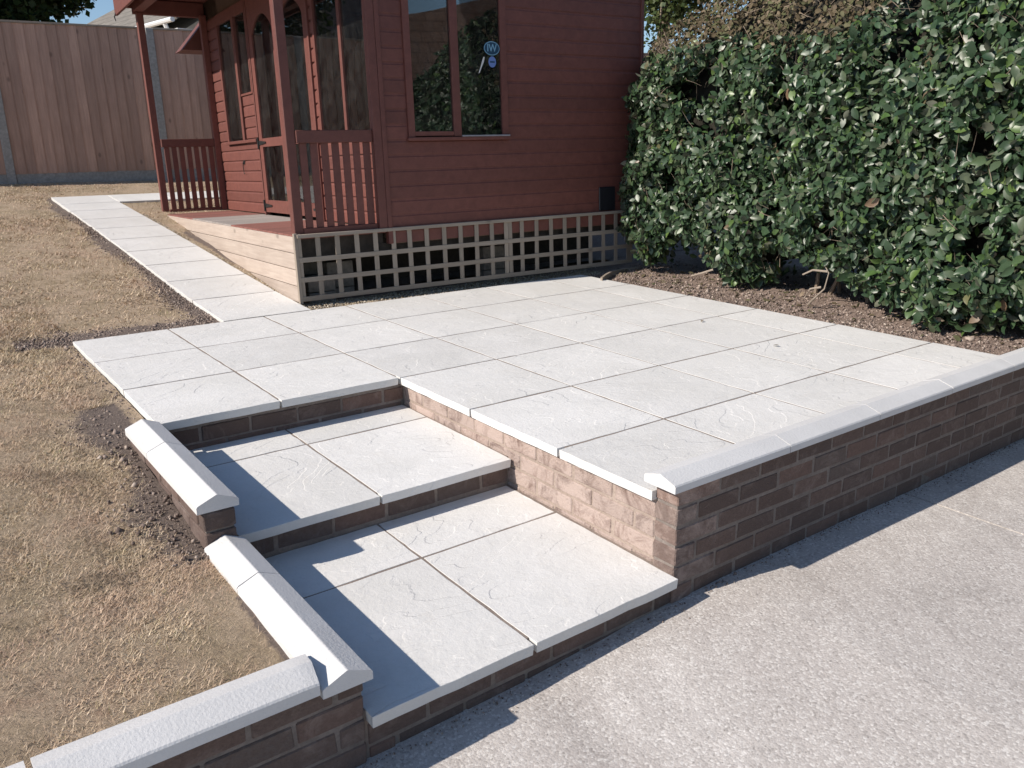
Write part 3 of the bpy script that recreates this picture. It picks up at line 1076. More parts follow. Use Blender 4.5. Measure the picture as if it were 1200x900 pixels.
soil_sheet("soil_bed", (2.80, 8.0), (-1.74, 2.1), .05, bed_z, SOIL)
soil_sheet("gravel_bed", (.34, 3.6), (1.80, 2.7), .06, lambda x, y: -.03 + .006 * hsh(x * 9, y * 9), SOIL)
soil_sheet("soil_bed_behind", (3.6, 9.0), (2.0, 9.0), .3, lambda x, y: -.02 + .06 * (y - 2), SOIL)
n = 5200
x = .36 + 3.0 * rng.uniform(0, 1, n) ** 1.3; y = rng.uniform(1.835, 2.13, n)
P = np.stack([x, y, -.018 + rng.uniform(-.004, .006, n)], 1)
# a strip beside the deck as well
m = 1500
x2 = rng.uniform(.352, .40, m); y2 = rng.uniform(2.1, 6.3, m)
P2 = np.stack([x2, y2, np.interp(y2, PY, PZ) - .016], 1)
P = np.concatenate([P, P2])
top("gravel", stones("gravel", P, rng.uniform(.0035, .0085, len(P)), GRAVEL), 'P', label="narrow strip of tan pea gravel between the trellis and the patio", cat="gravel", kind='stuff')
n = 9000
x = 2.84 + rng.gamma(1.6, .22, n); y = rng.uniform(-1.7, 1.85, n)
P = np.stack([x, y, np.array([bed_z(a, b) for a, b in zip(x, y)]) + .003], 1)
top("bed_crumbs", stones("bed_crumbs", P, rng.gamma(2.0, .0022, n) + .0015, CLOD), 'P', label="crumbly brown soil and litter in the bed below the hedge", cat="soil", kind='stuff')
n = 1500
x = rng.uniform(-1.2, 4.6, n); y = -1.838 - rng.gamma(1.1, .018, n)
P = np.stack([x, y, drive_z(x) + .003], 1)
top("grit", stones("grit", P, rng.gamma(2.0, .0007, n) + .0008, CLOD), 'P', label="loose grit along the foot of the brick wall on the driveway", cat="grit", kind='stuff')
n = 420
x = 2.95 + rng.gamma(2.0, .16, n); y = rng.uniform(-1.65, 1.8, n)
P = np.stack([x, y, np.array([bed_z(a, b) for a, b in zip(x, y)]) + .006], 1)
X, Y, Z = frames_from(rng.normal(size=(n, 3)) * .35 + np.array([0, 0, 1]), rng.uniform(0, 6.28, n)); sz = rng.uniform(.025, .055, n)
V, F = scatter(LEAF_V, LEAF_F, P, X, Y, Z, np.stack([sz, sz, sz], 1))
top("leaf_litter", np_mesh("leaf_litter", V, F, DLEAF, np.repeat(rng.uniform(0, 1, n), len(LEAF_V))), 'P', label="dead leaves scattered on the soil below the hedge", cat="leaf litter", kind='stuff')
# curved edging board between gravel and hedge bed
eV = []; eF = []
pts = [(2.76, 1.50), (2.90, 1.60), (3.05, 1.69), (3.25, 1.74), (3.5, 1.72), (3.8, 1.62)]
for (x, y) in pts:
    for (dx, z) in ((-.012, -.05), (-.012, .025), (.012, .025), (.012, -.05)): eV.append((x, y + dx, z))
for i in range(len(pts) - 1):
    for k_ in range(4): eF.append((i * 4 + k_, i * 4 + (k_ + 1) % 4, (i + 1) * 4 + (k_ + 1) % 4, (i + 1) * 4 + k_))
eF += [(0, 1, 2, 3), tuple(4 * (len(pts) - 1) + q for q in (3, 2, 1, 0))]
ed = top("edging_board", mesh("edging_board", eV, eF, TRELLW), 'P', label="thin curved wooden edging between the patio corner and the hedge bed", cat="edging")

# ------------------------------------------------------------------ summerhouse
sh = root("summerhouse", "red-stained timber summerhouse with porch, glazed double doors and trellis skirt", "summerhouse", 'H', (0, 0, 0))
DT = .57                       # deck top
L = 4.42                       # length of the front
SHIP = [(0, 0), (.014, 0), (.015, .004), (.015, .084), (.011, .090), (.0045, .095), (.0035, .107), (0, .107)]
RH = .1068


def ship_front(parent, y0, y1, z, h=1.0):
    """one shiplap board on the front wall, face looking to -x"""
    if y1 - y0 < .01: return
    key = ('sf', round(y1 - y0, 3), round(h, 3))
    if key not in _cache:
        pts = [(-p, q * h) for p, q in SHIP]
        _cache[key] = profile("cladding_board", pts, -(y1 - y0) / 2, (y1 - y0) / 2, 'y', RED)
    put("cladding_board", _cache[key], parent, (.715 + random.uniform(-.0008, .0008), (y0 + y1) / 2, z))


def ship_side(parent, x0, x1, z, h=1.0):
    if x1 - x0 < .01: return
    key = ('ss', round(x1 - x0, 3), round(h, 3))
    if key not in _cache:
        pts = [(-max(p, .0105) if 0 < p else 0.0, q * h) for p, q in SHIP]
        _cache[key] = profile("cladding_board", pts, -(x1 - x0) / 2, (x1 - x0) / 2, 'x', RED)
    put("cladding_board", _cache[key], parent, ((x0 + x1) / 2, -.018 + random.uniform(-.0008, .0008), z))


# side wall (faces the patio); inner lining is the wall part, boards are its sub-parts
side = put("side_wall", merge_boxes("side_wall", [((.74, .90), (-.017, .0), (.455, 2.9)), ((.90, 1.81), (-.017, .0), (.455, 1.20)), ((.90, 1.81), (-.017, .0), (2.50, 2.9)), ((1.81, 3.185), (-.017, .0), (.455, 2.9))], DARKW), sh, (0, 0, 0))
for k in range(22):
    z = .462 + k * RH
    if z + RH < 1.24 or z > 2.49:
        ship_side(side, .737, 3.185, z)
    else:
        ship_side(side, .737, .915, z); ship_side(side, 1.797, 3.185, z)
bx("corner_trim", sh, (.700, .736), (-.052, .0), (.46, 2.9), RED)
bx("corner_trim", sh, (3.186, 3.215), (-.045, .02), (.46, 2.9), RED)
bx("vent", sh, (2.715, 2.895), (-.050, -.034), (.585, .785), VENT, .006)
bx("wall_post", sh, (.635, .698), (-.050, .008), (DT, 2.66), RED)

# side window: two lights
sw_ = put("window", merge_boxes("window_frame", [((.916, .970), (-.050, -.012), (1.222, 2.52)), ((1.742, 1.796), (-.050, -.012), (1.222, 2.52)), ((.916, 1.796), (-.0495, -.0125), (2.46, 2.515))], RED), sh, (0, 0, 0))
bx("sash_rail", sw_, (.971, 1.30), (-.048, -.020), (1.228, 1.262), RED)
bx("mullion", sw_, (1.302, 1.366), (-.053, -.012), (1.224, 2.50), RED)
bx("sill", sw_, (.905, 1.81), (-.064, -.014), (1.196, 1.220), RED)
bx("sill_strip", sw_, (1.366, 1.80), (-.066, -.030), (1.2205, 1.232), m_simple("grey_putty", (0.26, 0.25, 0.27), .6), .002)
bx("pane", sw_, (.968, 1.304), (-.034, -.030), (1.250, 2.48), GLASS, .0005)
bx("pane", sw_, (1.364, 1.744), (-.034, -.030), (1.225, 2.48), GLASS, .0005)


def disc(name, rx, rz, mat, th=.0015, ring=None, seg=36):
    V = []; F = []
    if ring is None:
        for s in (0, -th):
            V += [(rx * cos(2 * pi * i / seg), s, rz * sin(2 * pi * i / seg)) for i in range(seg)]
        F = [tuple(range(seg, 2 * seg)), tuple(range(seg - 1, -1, -1))] + [(i, (i + 1) % seg, seg + (i + 1) % seg, seg + i) for i in range(seg)]
    else:
        for (a, b, s) in ((rx, rz, -th), (rx - ring, rz - ring, -th), (rx, rz, 0), (rx - ring, rz - ring, 0)):
            V += [(a * cos(2 * pi * i / seg), s, b * sin(2 * pi * i / seg)) for i in range(seg)]
        for i in range(seg):
            j = (i + 1) % seg
            F += [(i, j, seg + j, seg + i), (2 * seg + i, 2 * seg + j, j, i), (seg + i, seg + j, 3 * seg + j, 3 * seg + i)]
    return mesh(name, V, F, mat)


def text_mesh(s, size, mat, depth=.0006):
    cu = bpy.data.curves.new("lettering", 'FONT'); cu.body = s; cu.size = size; cu.extrude = depth
    cu.offset = size * .012
    cu.align_x = 'CENTER'; cu.align_y = 'CENTER'
    tmp = bpy.data.objects.new("tmp", cu)
    me = bpy.data.meshes.new_from_object(tmp)
    bpy.data.objects.remove(tmp); bpy.data.curves.remove(cu)
    me.materials.clear(); me.materials.append(mat)
    me.transform(Matrix.Rotation(pi / 2, 4, 'X'))
    return me


stk = put("oval_sticker", disc("oval_sticker", .072, .052, STDARK), sw_, (1.671, -.0345, 1.865), label="dark oval sticker with pale letters IW")
put("sticker_ring", disc("sticker_ring", .070, .050, STTEXT, .0005, ring=.005), sw_, (1.671, -.0363, 1.865))
tm = text_mesh("IW", .066, STTEXT)
put("sticker_letters", tm, sw_, (1.671, -.0367, 1.866), scale=(1.05, 1, 1.15))
put("round_sticker", disc("round_sticker", .034, .040, STBLUE), sw_, (1.672, -.0345, 1.768), label="round pale blue sticker")
bx("sticker_band", sw_, (1.650, 1.694), (-.0366, -.0361), (1.762, 1.773), STDARK, .0001)
fv = [(-.030, 0, -.062), (-.022, 0, -.060), (.020, 0, .02), (.030, 0, .055), (.020, 0, .058), (.006, 0, .03), (-.008, 0, -.01)]
fv = fv + [(a, -.0012, c) for a, b, c in fv]
put("white_smear", mesh("white_smear", fv, [tuple(range(7)), tuple(range(13, 6, -1))] + [(i, (i + 1) % 7, 7 + (i + 1) % 7, 7 + i) for i in range(7)], STWHITE), sw_, (1.575, -.0345, 1.745))

# front wall
front = put("front_wall", merge_boxes("front_wall", [((.716, .74), (0.0, .06), (.5, 2.9)), ((.716, .74), (.06, 1.12), (.5, 1.24)), ((.716, .74), (1.10, 1.20), (.5, 2.9)),
                                                    ((.716, .74), (2.80, 2.87), (.5, 2.9)), ((.716, .74), (2.87, 3.86), (.5, 1.28)), ((.716, .74), (3.86, L), (.5, 2.9)), ((.716, .74), (0, L), (2.56, 2.9)),
                                                    ((.716, .74), (2.87, 3.22), (1.25, 1.76))], DARKW), sh, (0, 0, 0))
for k in range(21):
    z = DT + .012 + k * RH
    under = z + RH < 1.30
    if under:
        ship_front(front, .04, 1.195, z); ship_front(front, 2.815, L, z)
    else:
        if z < 1.28:
            hh_ = (1.284 - z) / RH
            ship_front(front, 2.815, 3.90, z, hh_)
            hh_ = (1.244 - z) / RH
            if hh_ > .1: ship_front(front, .04, 1.12, z, hh_)
        if z < 2.6:
            ship_front(front, 1.125, 1.195, z)
            if z + RH < 1.80: ship_front(front, 2.872, 3.225, z)
            ship_front(front, 3.90, L, z)
bx("corner_trim", sh, (.690, .715), (L - .0, L + .03), (.5, 2.9), RED)

# near front window
nw = put("window", merge_boxes("window_frame", [((.688, .735), (.045, .118), (1.275, 2.6)), ((.690, .735), (1.085, 1.122), (1.275, 2.6)), ((.689, .735), (.045, 1.122), (2.5, 2.601))], RED), sh, (0, 0, 0))
bx("mullion", nw, (.690, .730), (.555, .600), (1.277, 2.5), RED)
bx("sill", nw, (.672, .735), (.040, 1.13), (1.245, 1.276), RED)
bx("pane", nw, (.708, .712), (.116, .557), (1.275, 2.5), GLASS, .0005)
bx("pane", nw, (.708, .712), (.598, 1.088), (1.275, 2.5), GLASS, .0005)

# far front window: tall pane and a shorter one over boarding
fwn = put("window", merge_boxes("window_frame", [((.688, .735), (2.842, 2.874), (1.75, 2.6)), ((.688, .735), (3.838, 3.895), (1.315, 2.6)), ((.689, .735), (2.842, 3.895), (2.5, 2.601)), ((.690, .735), (2.875, 3.235), (1.745, 1.765))], RED), sh, (0, 0, 0))
bx("mullion", fwn, (.680, .730), (3.235, 3.30), (1.317, 2.5), RED)
bx("sill", fwn, (.668, .735), (2.83, 3.90), (1.285, 1.316), RED)
bx("pane", fwn, (.708, .712), (3.298, 3.84), (1.31, 2.5), GLASS, .0005)
bx("pane", fwn, (.708, .712), (2.872, 3.24), (1.76, 2.5), GLASS, .0005)

# door lining
bx("door_frame", sh, (.682, .735), (1.198, 1.222), (DT, 2.62), RED)
bx("door_frame", sh, (.682, .735), (2.792, 2.815), (DT, 2.62), RED)


def arch_head(y0, y1, z0, z1, rise, th=.03):
    """panel from z0 to z1 with an arch cut out of its lower edge"""
    n = 14
    top_ = [(y0, z1), (y1, z1)]
    arc = [(y1 - (y1 - y0) * (i / n), z0 + rise * sin(pi * i / n) ** .75) for i in range(n + 1)]
    poly = top_ + arc
    m = len(poly); V = [(0, p, q) for p, q in poly] + [(th, p, q) for p, q in poly]
    F = []
    # triangulate as strips under the top edge
    for i in range(n):
        a, b = 2 + i, 3 + i
        if i < n // 2: F.append((1, b, a)); F.append((m + 1, m + a, m + b))
        else: F.append((0, b, a)); F.append((m, m + a, m + b))
    F.append((0, 2 + n // 2, 1)); F.append((m, m + 1, m + 2 + n // 2))
    for i in range(m):
        j = (i + 1) % m; F.append((i, j, m + j, m + i))
    return mesh("arch_head", V, F, RED)


def door(y0, y1, hinge_at):
    st = .098
    d = put("door", merge_boxes("door", [((.690, .722), (y0 + .004, y0 + st), (DT + .03, 2.60)), ((.690, .722), (y1 - st, y1 - .004), (DT + .03, 2.60)),
                                        ((.691, .721), (y0 + st, y1 - st), (DT + .031, DT + .15)), ((.691, .721), (y0 + st, y1 - st), (1.232, 1.312)), ((.691, .721), (y0 + st, y1 - st), (2.46, 2.599))], RED), sh, (0, 0, 0))
    put("arch_head", arch_head(y0 + st - .001, y1 - st + .001, 2.26, 2.461, .15), d, (.6915, 0, 0))
    bx("pane", d, (.704, .708), (y0 + st - .01, y1 - st + .01), (1.31, 2.45), GLASS, .0005)
    bx("pane", d, (.704, .708), (y0 + st - .01, y1 - st + .01), (DT + .14, 1.24), GLASS, .0005)
    for z in (1.272, .665):
        sgn = -1 if hinge_at == y1 else 1
        a, b = sorted((hinge_at - sgn * .012, hinge_at + sgn * .20))
        V, F = [], []
        # tapered strap with a knuckle
        e0, e1 = hinge_at, hinge_at + sgn * .21
        V = [(0, e0, .022), (0, e0, -.022), (0, e1, -.008), (0, e1, .008)]
        V += [(-.005, q, r) for _, q, r in V]
        F = [(0, 1, 2, 3), (7, 6, 5, 4), (0, 4, 5, 1), (1, 5, 6, 2), (2, 6, 7, 3), (3, 7, 4, 0)]
        put("hinge_strap", mesh("hinge_strap", V, F, IRON), d, (.6885, 0, z))
        Vt, Ft = tube([(0, 0, -.055), (0, 0, .055)], [.010, .010], IRON, 8)
        put("hinge_knuckle", mesh("hinge_knuckle", Vt, Ft, IRON), d, (.680, hinge_at - sgn * .008, z))
    return d


door(1.224, 2.004, 1.224)
door(2.010, 2.790, 2.790)
# cabin hook hanging on the boards
Vt, Ft = tube([(0, 0, 0), (-.012, 0, .004), (-.014, .004, -.04), (-.013, .002, -.09), (-.014, -.012, -.115), (-.014, -.024, -.105)], [.005, .006, .004, .004, .004, .003], IRON, 6)
put("cabin_hook", mesh("cabin_hook", Vt, Ft, IRON), sh, (.697, 3.40, 1.09))
bx("hook_plate", sh, (.692, .699), (3.375, 3.425), (1.075, 1.115), IRON, .002)

# deck
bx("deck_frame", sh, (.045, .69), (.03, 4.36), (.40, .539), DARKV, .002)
kdk = 0
y = .0
while y < 4.37:
    w = .118
    worn = 1.55 < y < 2.9
    bx("deck_board", sh, (.0, .706), (y, min(y + w, 4.42)), (.54, DT), DECKG if worn else DECKR, .003, var=0)
    y += w + .006
for k in range(4):
    z1 = DT - .010 - k * .1165
    bx("fascia_board", sh, (-.022, -.002), (-.016 + random.uniform(-.004, .004), 4.43), (z1 - .112, z1), FASCIA, .003, label=None)
# under the deck and house
put("underfloor", merge_boxes("underfloor", [((.02, 3.1), (.55, .6), (-.1, .53)), ((.62, 3.15), (.02, .07), (.40, .462)), ((.10, 3.1), (.30, .35), (.36, .50))], DARKV), sh, (0, 0, 0))  # backing sheet and bearers, shade below the floor painted into their colour
for (bxx, byy, hh) in ((.10, .10, .22), (.30, .22, .25), (1.70, .25, .40), (.12, .35, .36)):
    z0 = .04
    while z0 < hh:
        bx("support_block", sh, (bxx, bxx + .21), (byy, byy + .10), (z0, z0 + .095), BLOCK, .004, jit=.002)
        z0 += .1

# trellis skirt
tr = put("trellis", cbox(.03, .018, .47, .002, TRELLV), sh, (.012, -.036, .345))
bx("trellis_cap", tr, (-.004, 3.10), (-.060, -.030), (.552, .577), TRELLW, .002)
for z in (.398, .258, .122):
    bx("trellis_rail", tr, (.0, 3.095), (-.051, -.0455), (z - .017, z + .017), TRELLW, .001)
for xx in [.148, .296, .447, .594, .74, .875, 1.02, 1.173, 1.319, 1.465, 1.609, 1.745, 1.785, 1.9, 2.047, 2.197, 2.341, 2.488, 2.619, 2.763, 2.905, 3.05, 3.08]:
    bx("trellis_upright", tr, (xx - .018, xx + .018), (-.045, -.036), (.112, .553), TRELLV, .001, rot=(0, random.uniform(-.006, .006), 0))
bx("trellis_end_post", tr, (-.024, .0), (-.052, -.018), (.09, .585), TRELLV, .002)

# porch posts, rails, balusters
bx("porch_post", sh, (-.002, .066), (-.014, .056), (DT, 2.66), RED, .004)
bx("porch_post", sh, (-.002, .066), (4.30, 4.368), (DT, 2.66), RED, .004)
bx("wall_post", sh, (.635, .698), (4.245, 4.315), (DT, 2.66), RED)


def balustrade(y0, zo, nb, x0, x1):
    b = put("handrail", cbox(x1 - x0, .052, .085, .004, RED), sh, ((x0 + x1) / 2, y0, 1.235 + zo))
    bx("bottom_rail", b, (x0, x1), (y0 - .02, y0 + .02), (DT + .004, DT + .044), RED)
    for i in range(nb):
        x = x0 + (x1 - x0) * (i + .62) / (nb + .15)
        bx("baluster", b, (x - .026, x + .026), (y0 - .009, y0 + .009), (DT + .044, 1.193 + zo), RED, .003, var=i % 3)


balustrade(.0, 0, 7, .067, .634)
balustrade(4.28, .09, 7, .067, .634)

# porch roof: beams, ceiling, fascia
bx("beam", sh, (-.03, .70), (-.02, .045), (2.66, 2.79), RED)
bx("beam", sh, (-.03, .70), (4.31, 4.375), (2.645, 2.79), RED)
bx("beam", sh, (-.032, .068), (.046, 4.309), (2.665, 2.79), RED)
bx("rafter", sh, (-.10, .70), (4.44, 4.48), (2.72, 2.80), RED)
bx("porch_ceiling", sh, (-.12, .72), (-.12, 4.62), (2.80, 2.815), RED)
bx("fascia", sh, (-.150, -.122), (-.14, 4.66), (2.665, 2.86), RED)
Vt, Ft = tube([(0, 0, .03), (-.03, 0, .02), (-.045, 0, -.02), (-.035, 0, -.06)], [.006, .006, .006, .004], IRON, 6)
put("gutter_bracket", mesh("gutter_bracket", Vt, Ft, IRON), sh, (-.12, 4.62, 2.665))
# gable roof over the whole house
rf = put("roof", mesh("roof", [(-.14, -.14, 2.83), (-.14, 4.66, 2.83), (3.5, 4.66, 2.83), (3.5, -.14, 2.83), (-.14, 2.2, 3.35), (3.5, 2.2, 3.35),
                              (-.14, -.14, 2.86), (-.14, 4.66, 2.86), (3.5, 4.66, 2.86), (3.5, -.14, 2.86)],
                      [(0, 3, 2, 1), (6, 4, 5, 9), (7, 8, 5, 4), (6, 7, 4), (9, 5, 8), (0, 1, 7, 6), (1, 2, 8, 7), (2, 3, 9, 8), (3, 0, 6, 9)],
                      m_simple("dark_roof_felt", (0.06, 0.06, 0.06), .95)), sh, (0, 0, 0))
# sloping end of the lower roof beyond the porch
ev = [(.47, 4.50, 2.33), (.83, 4.50, 2.74), (.86, 4.50, 2.74), (.86, 4.50, 2.33)]
ev = ev + [(a, 4.86, c) for a, b, c in ev]
put("end_roof", mesh("end_roof", ev, [(0, 1, 2, 3)[::-1], (4, 5, 6, 7), (0, 4, 5, 1)[::-1], (1, 5, 6, 2)[::-1], (2, 6, 7, 3)[::-1], (3, 7, 4, 0)[::-1]], RED), sh, (0, 0, 0))
bx("rafter_end", sh, (.855, .885), (4.49, 4.60), (2.70, 2.78), RED)
# rest of the shell and floor
put("back_walls", merge_boxes("back_walls", [((3.16, 3.184), (0.002, L), (.46, 2.9)), ((.74, 3.16), (L - .02, L), (.46, 2.9))], RED), sh, (0, 0, 0))
put("lining", merge_boxes("lining", [((3.13, 3.155), (0.01, L - .03), (.5, 2.8)), ((.76, 3.13), (L - .05, L - .025), (.5, 2.8))], DARKW), sh, (0, 0, 0))
put("floor", merge_boxes("floor", [((.741, 3.12), (0.001, L - .06), (.50, .56))], DARKW), sh, (0, 0, 0))
bx("ceiling", sh, (.745, 3.155), (.002, L - .06), (2.78, 2.798), DARKW)

# ------------------------------------------------------------------ fence
fe = root("garden_fence", "tall brown close-board fence with concrete posts at the far end of the lawn", "fence", 'F', (0, 0, 0))
px0 = -.88
BAY = 1.885
for b in range(-6, 6):
    xa = px0 + b * BAY
    bx("concrete_post", fe, (xa - .05, xa + .05), (-.055, .055), (-.1, 1.945), CONCP, .008)
    x0, x1 = xa + .052, xa + BAY - .052
    bx("gravel_board", fe, (x0, x1), (-.026, .02), (-.08, .127), CONCP, .004)
    pn = put("fence_panel", cbox(x1 - x0, .03, .05, .002, FENCEW), fe, ((x0 + x1) / 2, .012, 1.0))
    nb = 15
    bw = (x1 - x0) / nb
    for i in range(nb):
        xx = x0 + i * bw
        me = _cache.get('fb')
        if me is None:
            me = profile("board", [(-bw / 2 - .006, -.006), (bw / 2 + .006, -.019), (bw / 2 + .006, -.0), (-bw / 2 - .006, .0)], .118, 1.925, 'z', FENCEW)
            _cache['fb'] = me
        put("board", me, pn, (xx + bw / 2, -.018 + random.uniform(-.0015, .0015), random.uniform(-.004, .003)), (random.uniform(-.002, .002), random.uniform(-.003, .003), 0))
    bx("capping", pn, (x0, x1), (-.045, .03), (1.927, 1.950), TRELLW, .002)
    for z in (.35, 1.55): bx("arris_rail", pn, (x0, x1), (0, .05), (z, z + .07), FENCEW, .002)

# side boundary fence on the left, out of frame but mirrored in the front windows
sf = root("side_fence", "long side fence of brown boards left of the lawn, outside the picture", "fence", 'P', (-9, 3, 0))
put("board_run", merge_boxes("board_run", [((-9.02, -9), (yy, yy + .115), (float(lawn_z(0, yy)) - .1, float(lawn_z(0, yy)) + 1.75)) for yy in np.arange(-1.7, 8.6, .12)], FENCEW), sf, (0, 0, 0))


# ------------------------------------------------------------------ hedge (paving frame)
def hedge_x(y, z):
    """front surface of the hedge"""
    x = 3.10
    x += .14 * mnoise.noise(Vector((y * 1.9, z * 1.9, 3))) + .09 * mnoise.noise(Vector((y * 5, z * 5, 9)))
    if z > 1.45: x += (z - 1.45) ** 1.3 * .75
    low = .42 + .22 * mnoise.noise(Vector((y * 1.5, 0, 5)))
    if y < -.9: low -= .18
    if z < low: x += (low - z) * .5
    if y > 1.35: x += (y - 1.35) ** 2 * 1.2
    return x


def low_edge(y):
    """lowest foliage"""
    pts_y = [-3.2, -1.65, -1.45, -1.15, -.85, -.55, -.2, .05, .25, .45, .65, .85, 1.05, 1.15, 1.40, 1.55, 1.9]
    pts_z = [.06, .06, .10, .04, .10, .14, .32, .36, .14, .05, .08, .24, .42, .40, .10, .12, .4]
    return float(np.interp(y, pts_y, pts_z)) + .04 * mnoise.noise(Vector((y * 9, 1, 1)))


def top_edge(y):
    return float(np.interp(y, [-3.2, -1.0, .2, .9, 1.4, 1.9], [3.1, 3.1, 3.0, 2.75, 2.12, 1.75]))


hd = root("hedge", "big glossy dark green hedge with dry brown top right of the patio", "hedge", 'P', (3.6, -.3, 0))


def build_hedge():
    N = 52000
    Ps = []; Ns = []; kinds = []
    tries = 0
    R = random.Random(3)
    while len(Ps) < N and tries < 900000:
        tries += 1
        y = R.uniform(-3.0, 1.95)
        lo, hi = low_edge(y), top_edge(y)
        z = R.uniform(lo, hi)
        depth = min(.45, R.expovariate(1 / .11))
        x = hedge_x(y, z)
        # voids between shoots
        v = mnoise.noise(Vector((y * 2.6, z * 3.0, 20))) + .5 * mnoise.noise(Vector((y * 7, z * 7, 30)))
        push = max(0, v - .22) * .9
        if v > .33 and depth < .2 and R.random() < .95: continue
        clump = .035 * mnoise.noise(Vector((y * 12, z * 12, 40)))
        x += depth + push + clump
        if depth > .2 and R.random() < .3: continue
        nrm = Vector((-1, 0.1, .12))
        if z > 1.5: nrm.z += (z - 1.5) * 1.1
        if y > 1.35: nrm += Vector((0, (y - 1.35) * 1.5, 0))
        if z < lo + .25: nrm.z -= .15
        brown = 0
        bt = 1.84 + .10 * mnoise.noise(Vector((y * 2, z * 3, 60))) + max(0, -.1 - y) * .55
        if z > bt: brown = 1
        elif R.random() < max(0, 1 - (bt - z) / .2) * .45: brown = 1
        elif mnoise.noise(Vector((y * 3.1, z * 3.1, 77))) > .52 and R.random() < .45: brown = 1
        Ps.append((x, y, z)); Ns.append(nrm); kinds.append(brown)
    P = np.array(Ps); Nn = np.array([tuple(v) for v in Ns]); kd = np.array(kinds)
    n = len(P)
    Nn = Nn / np.linalg.norm(Nn, axis=1, keepdims=True) + rng.normal(size=(n, 3)) * .62
    # leaves point outwards and down: local Y (leaf axis)
    ax = np.stack([rng.normal(-.35, .5, n), rng.normal(0, .75, n), rng.normal(-.35, .6, n)], 1)
    Z = Nn / np.linalg.norm(Nn, axis=1, keepdims=True)
    Yv = ax - (ax * Z).sum(1, keepdims=True) * Z; Yv /= np.linalg.norm(Yv, axis=1, keepdims=True)
    X = np.cross(Yv, Z)
    size = rng.triangular(.036, .062, .098, n) * np.where(kd == 1, .6, 1.0)
    near = np.clip((-P[:, 1] + .6) / 2.5, 0, 1); size = size * (1 + .05 * near)
    S = np.stack([size * rng.uniform(.85, 1.15, n), size, size * rng.uniform(.2, 1.8, n)], 1)
    r = rng.uniform(0, 1, n)
    r = np.where(rng.uniform(0, 1, n) < .9, r * .9, r)
    # the 300 largest in view: front-most green leaves nearest the camera
    camP = np.array([-1.96, -3.55, 1.18])
    d = np.linalg.norm(P - camP, axis=1)
    vis = (kd == 0) & (P[:, 1] > -1.75) & (P[:, 1] < 1.8) & (P[:, 2] < 1.9)
    front_ = np.array([p[0] - hedge_x(p[1], p[2]) for p in P])
    score = np.where(vis & (front_ < .03), d - size * 20, 99)
    idx = np.argsort(score)[:300]
    single = np.zeros(n, bool); single[idx] = True
    temps = []
    for q in range(6):
        tv = np.array(LEAF_V, float)
        tv[:, 2] *= (.4 + .35 * q)
        tv[:, 0] *= .9 + .04 * q
        me = np_mesh("leaf", tv, np.array(LEAF_F), HLEAF, np.full(len(tv), q / 9), smooth=True)
        temps.append(me)
    for i in idx:
        me = temps[i % 6]
        M = Matrix(((X[i, 0], Yv[i, 0], Z[i, 0]), (X[i, 1], Yv[i, 1], Z[i, 1]), (X[i, 2], Yv[i, 2], Z[i, 2])))
        o = put("leaf", me, hd, P[i], M.to_euler())
        s = float(size[i]) * 1.05
        o.scale = (s, s, s)
    for nm, mask, mat in (("leaves", (~single) & (kd == 0), HLEAF), ("dry_leaves", kd == 1, DLEAF)):
        V, F = scatter(LEAF_V, LEAF_F, P[mask], X[mask], Yv[mask], Z[mask], S[mask])
        base = absb[hd]
        me = np_mesh(nm, V, F, mat, np.repeat(r[mask], len(LEAF_V)), smooth=True)
        put(nm, me, hd, (0, 0, 0), kind='stuff')
    # twigs
    TV = []; TF = []
    for q in range(1500):
        y = R.uniform(-2.4, 1.9); z = R.uniform(low_edge(y), top_edge(y) - .02)
        if q < 800: z = R.uniform(1.7, top_edge(y)) if top_edge(y) > 1.75 else z
        x = hedge_x(y, z) + R.uniform(-.01, .10)
        a = Vector((x, y, z)); d_ = Vector((R.uniform(-.6, .2), R.uniform(-1, 1), R.uniform(-.5, 1))).normalized()
        ln = R.uniform(.05, .16)
        rr_ = R.uniform(.0012, .003)
        V, F = tube([a - d_ * ln * .5, a + Vector((R.uniform(-.01, .01),) * 3), a + d_ * ln * .5], [rr_, rr_ * .8, rr_ * .3], BARK, 3)
        b = len(TV); TV += V; TF += [[b + i for i in f] for f in F]
    put("twigs", mesh("twigs", TV, TF, BARK), hd, (0, 0, 0), kind='stuff')
    # branches under the hedge
    for (y0, spread) in ((.55, .1), (-.05, .25), (-.35, .2), (-1.0, .3), (-1.5, .2), (-2.2, .2)):
        for q in range(3):
            p0 = Vector((3.62 + R.uniform(-.1, .2), y0 + R.uniform(-.1, .1), 0))
            pts_ = [p0]
            for s_ in range(5):
                pts_.append(pts_[-1] + Vector((R.uniform(-.10, .04), R.uniform(-1, 1) * spread * .5, R.uniform(.10, .2))))
            V, F = tube(pts_, [.016, .014, .011, .009, .007, .004], BARK, 6)
            put("branch", mesh("branch", V, F, BARK), hd, (0, 0, 0))
    for pts_ in ([(3.16, -.19, .02), (3.14, -.24, .07), (3.15, -.31, .15), (3.15, -.33, .26), (3.16, -.27, .33), (3.2, -.22, .37)],
                 [(3.15, -.32, .27), (3.13, -.22, .27), (3.12, -.15, .23)], [(3.14, -.29, .16), (3.12, -.22, .14), (3.12, -.18, .07)],
                 [(3.1, .62, .17), (3.08, .72, .13), (3.06, .80, .10)]):
        V, F = tube(pts_, [.008 - .0012 * i for i in range(len(pts_))], BARK, 6)
        put("branch", mesh("branch", V, F, TRELLV), hd, (0, 0, 0))
    # near-black core sheet that paints in the shade inside the hedge
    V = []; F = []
    ys = np.linspace(-3.2, 1.75, 34); zs = np.linspace(.0, 1, 16)
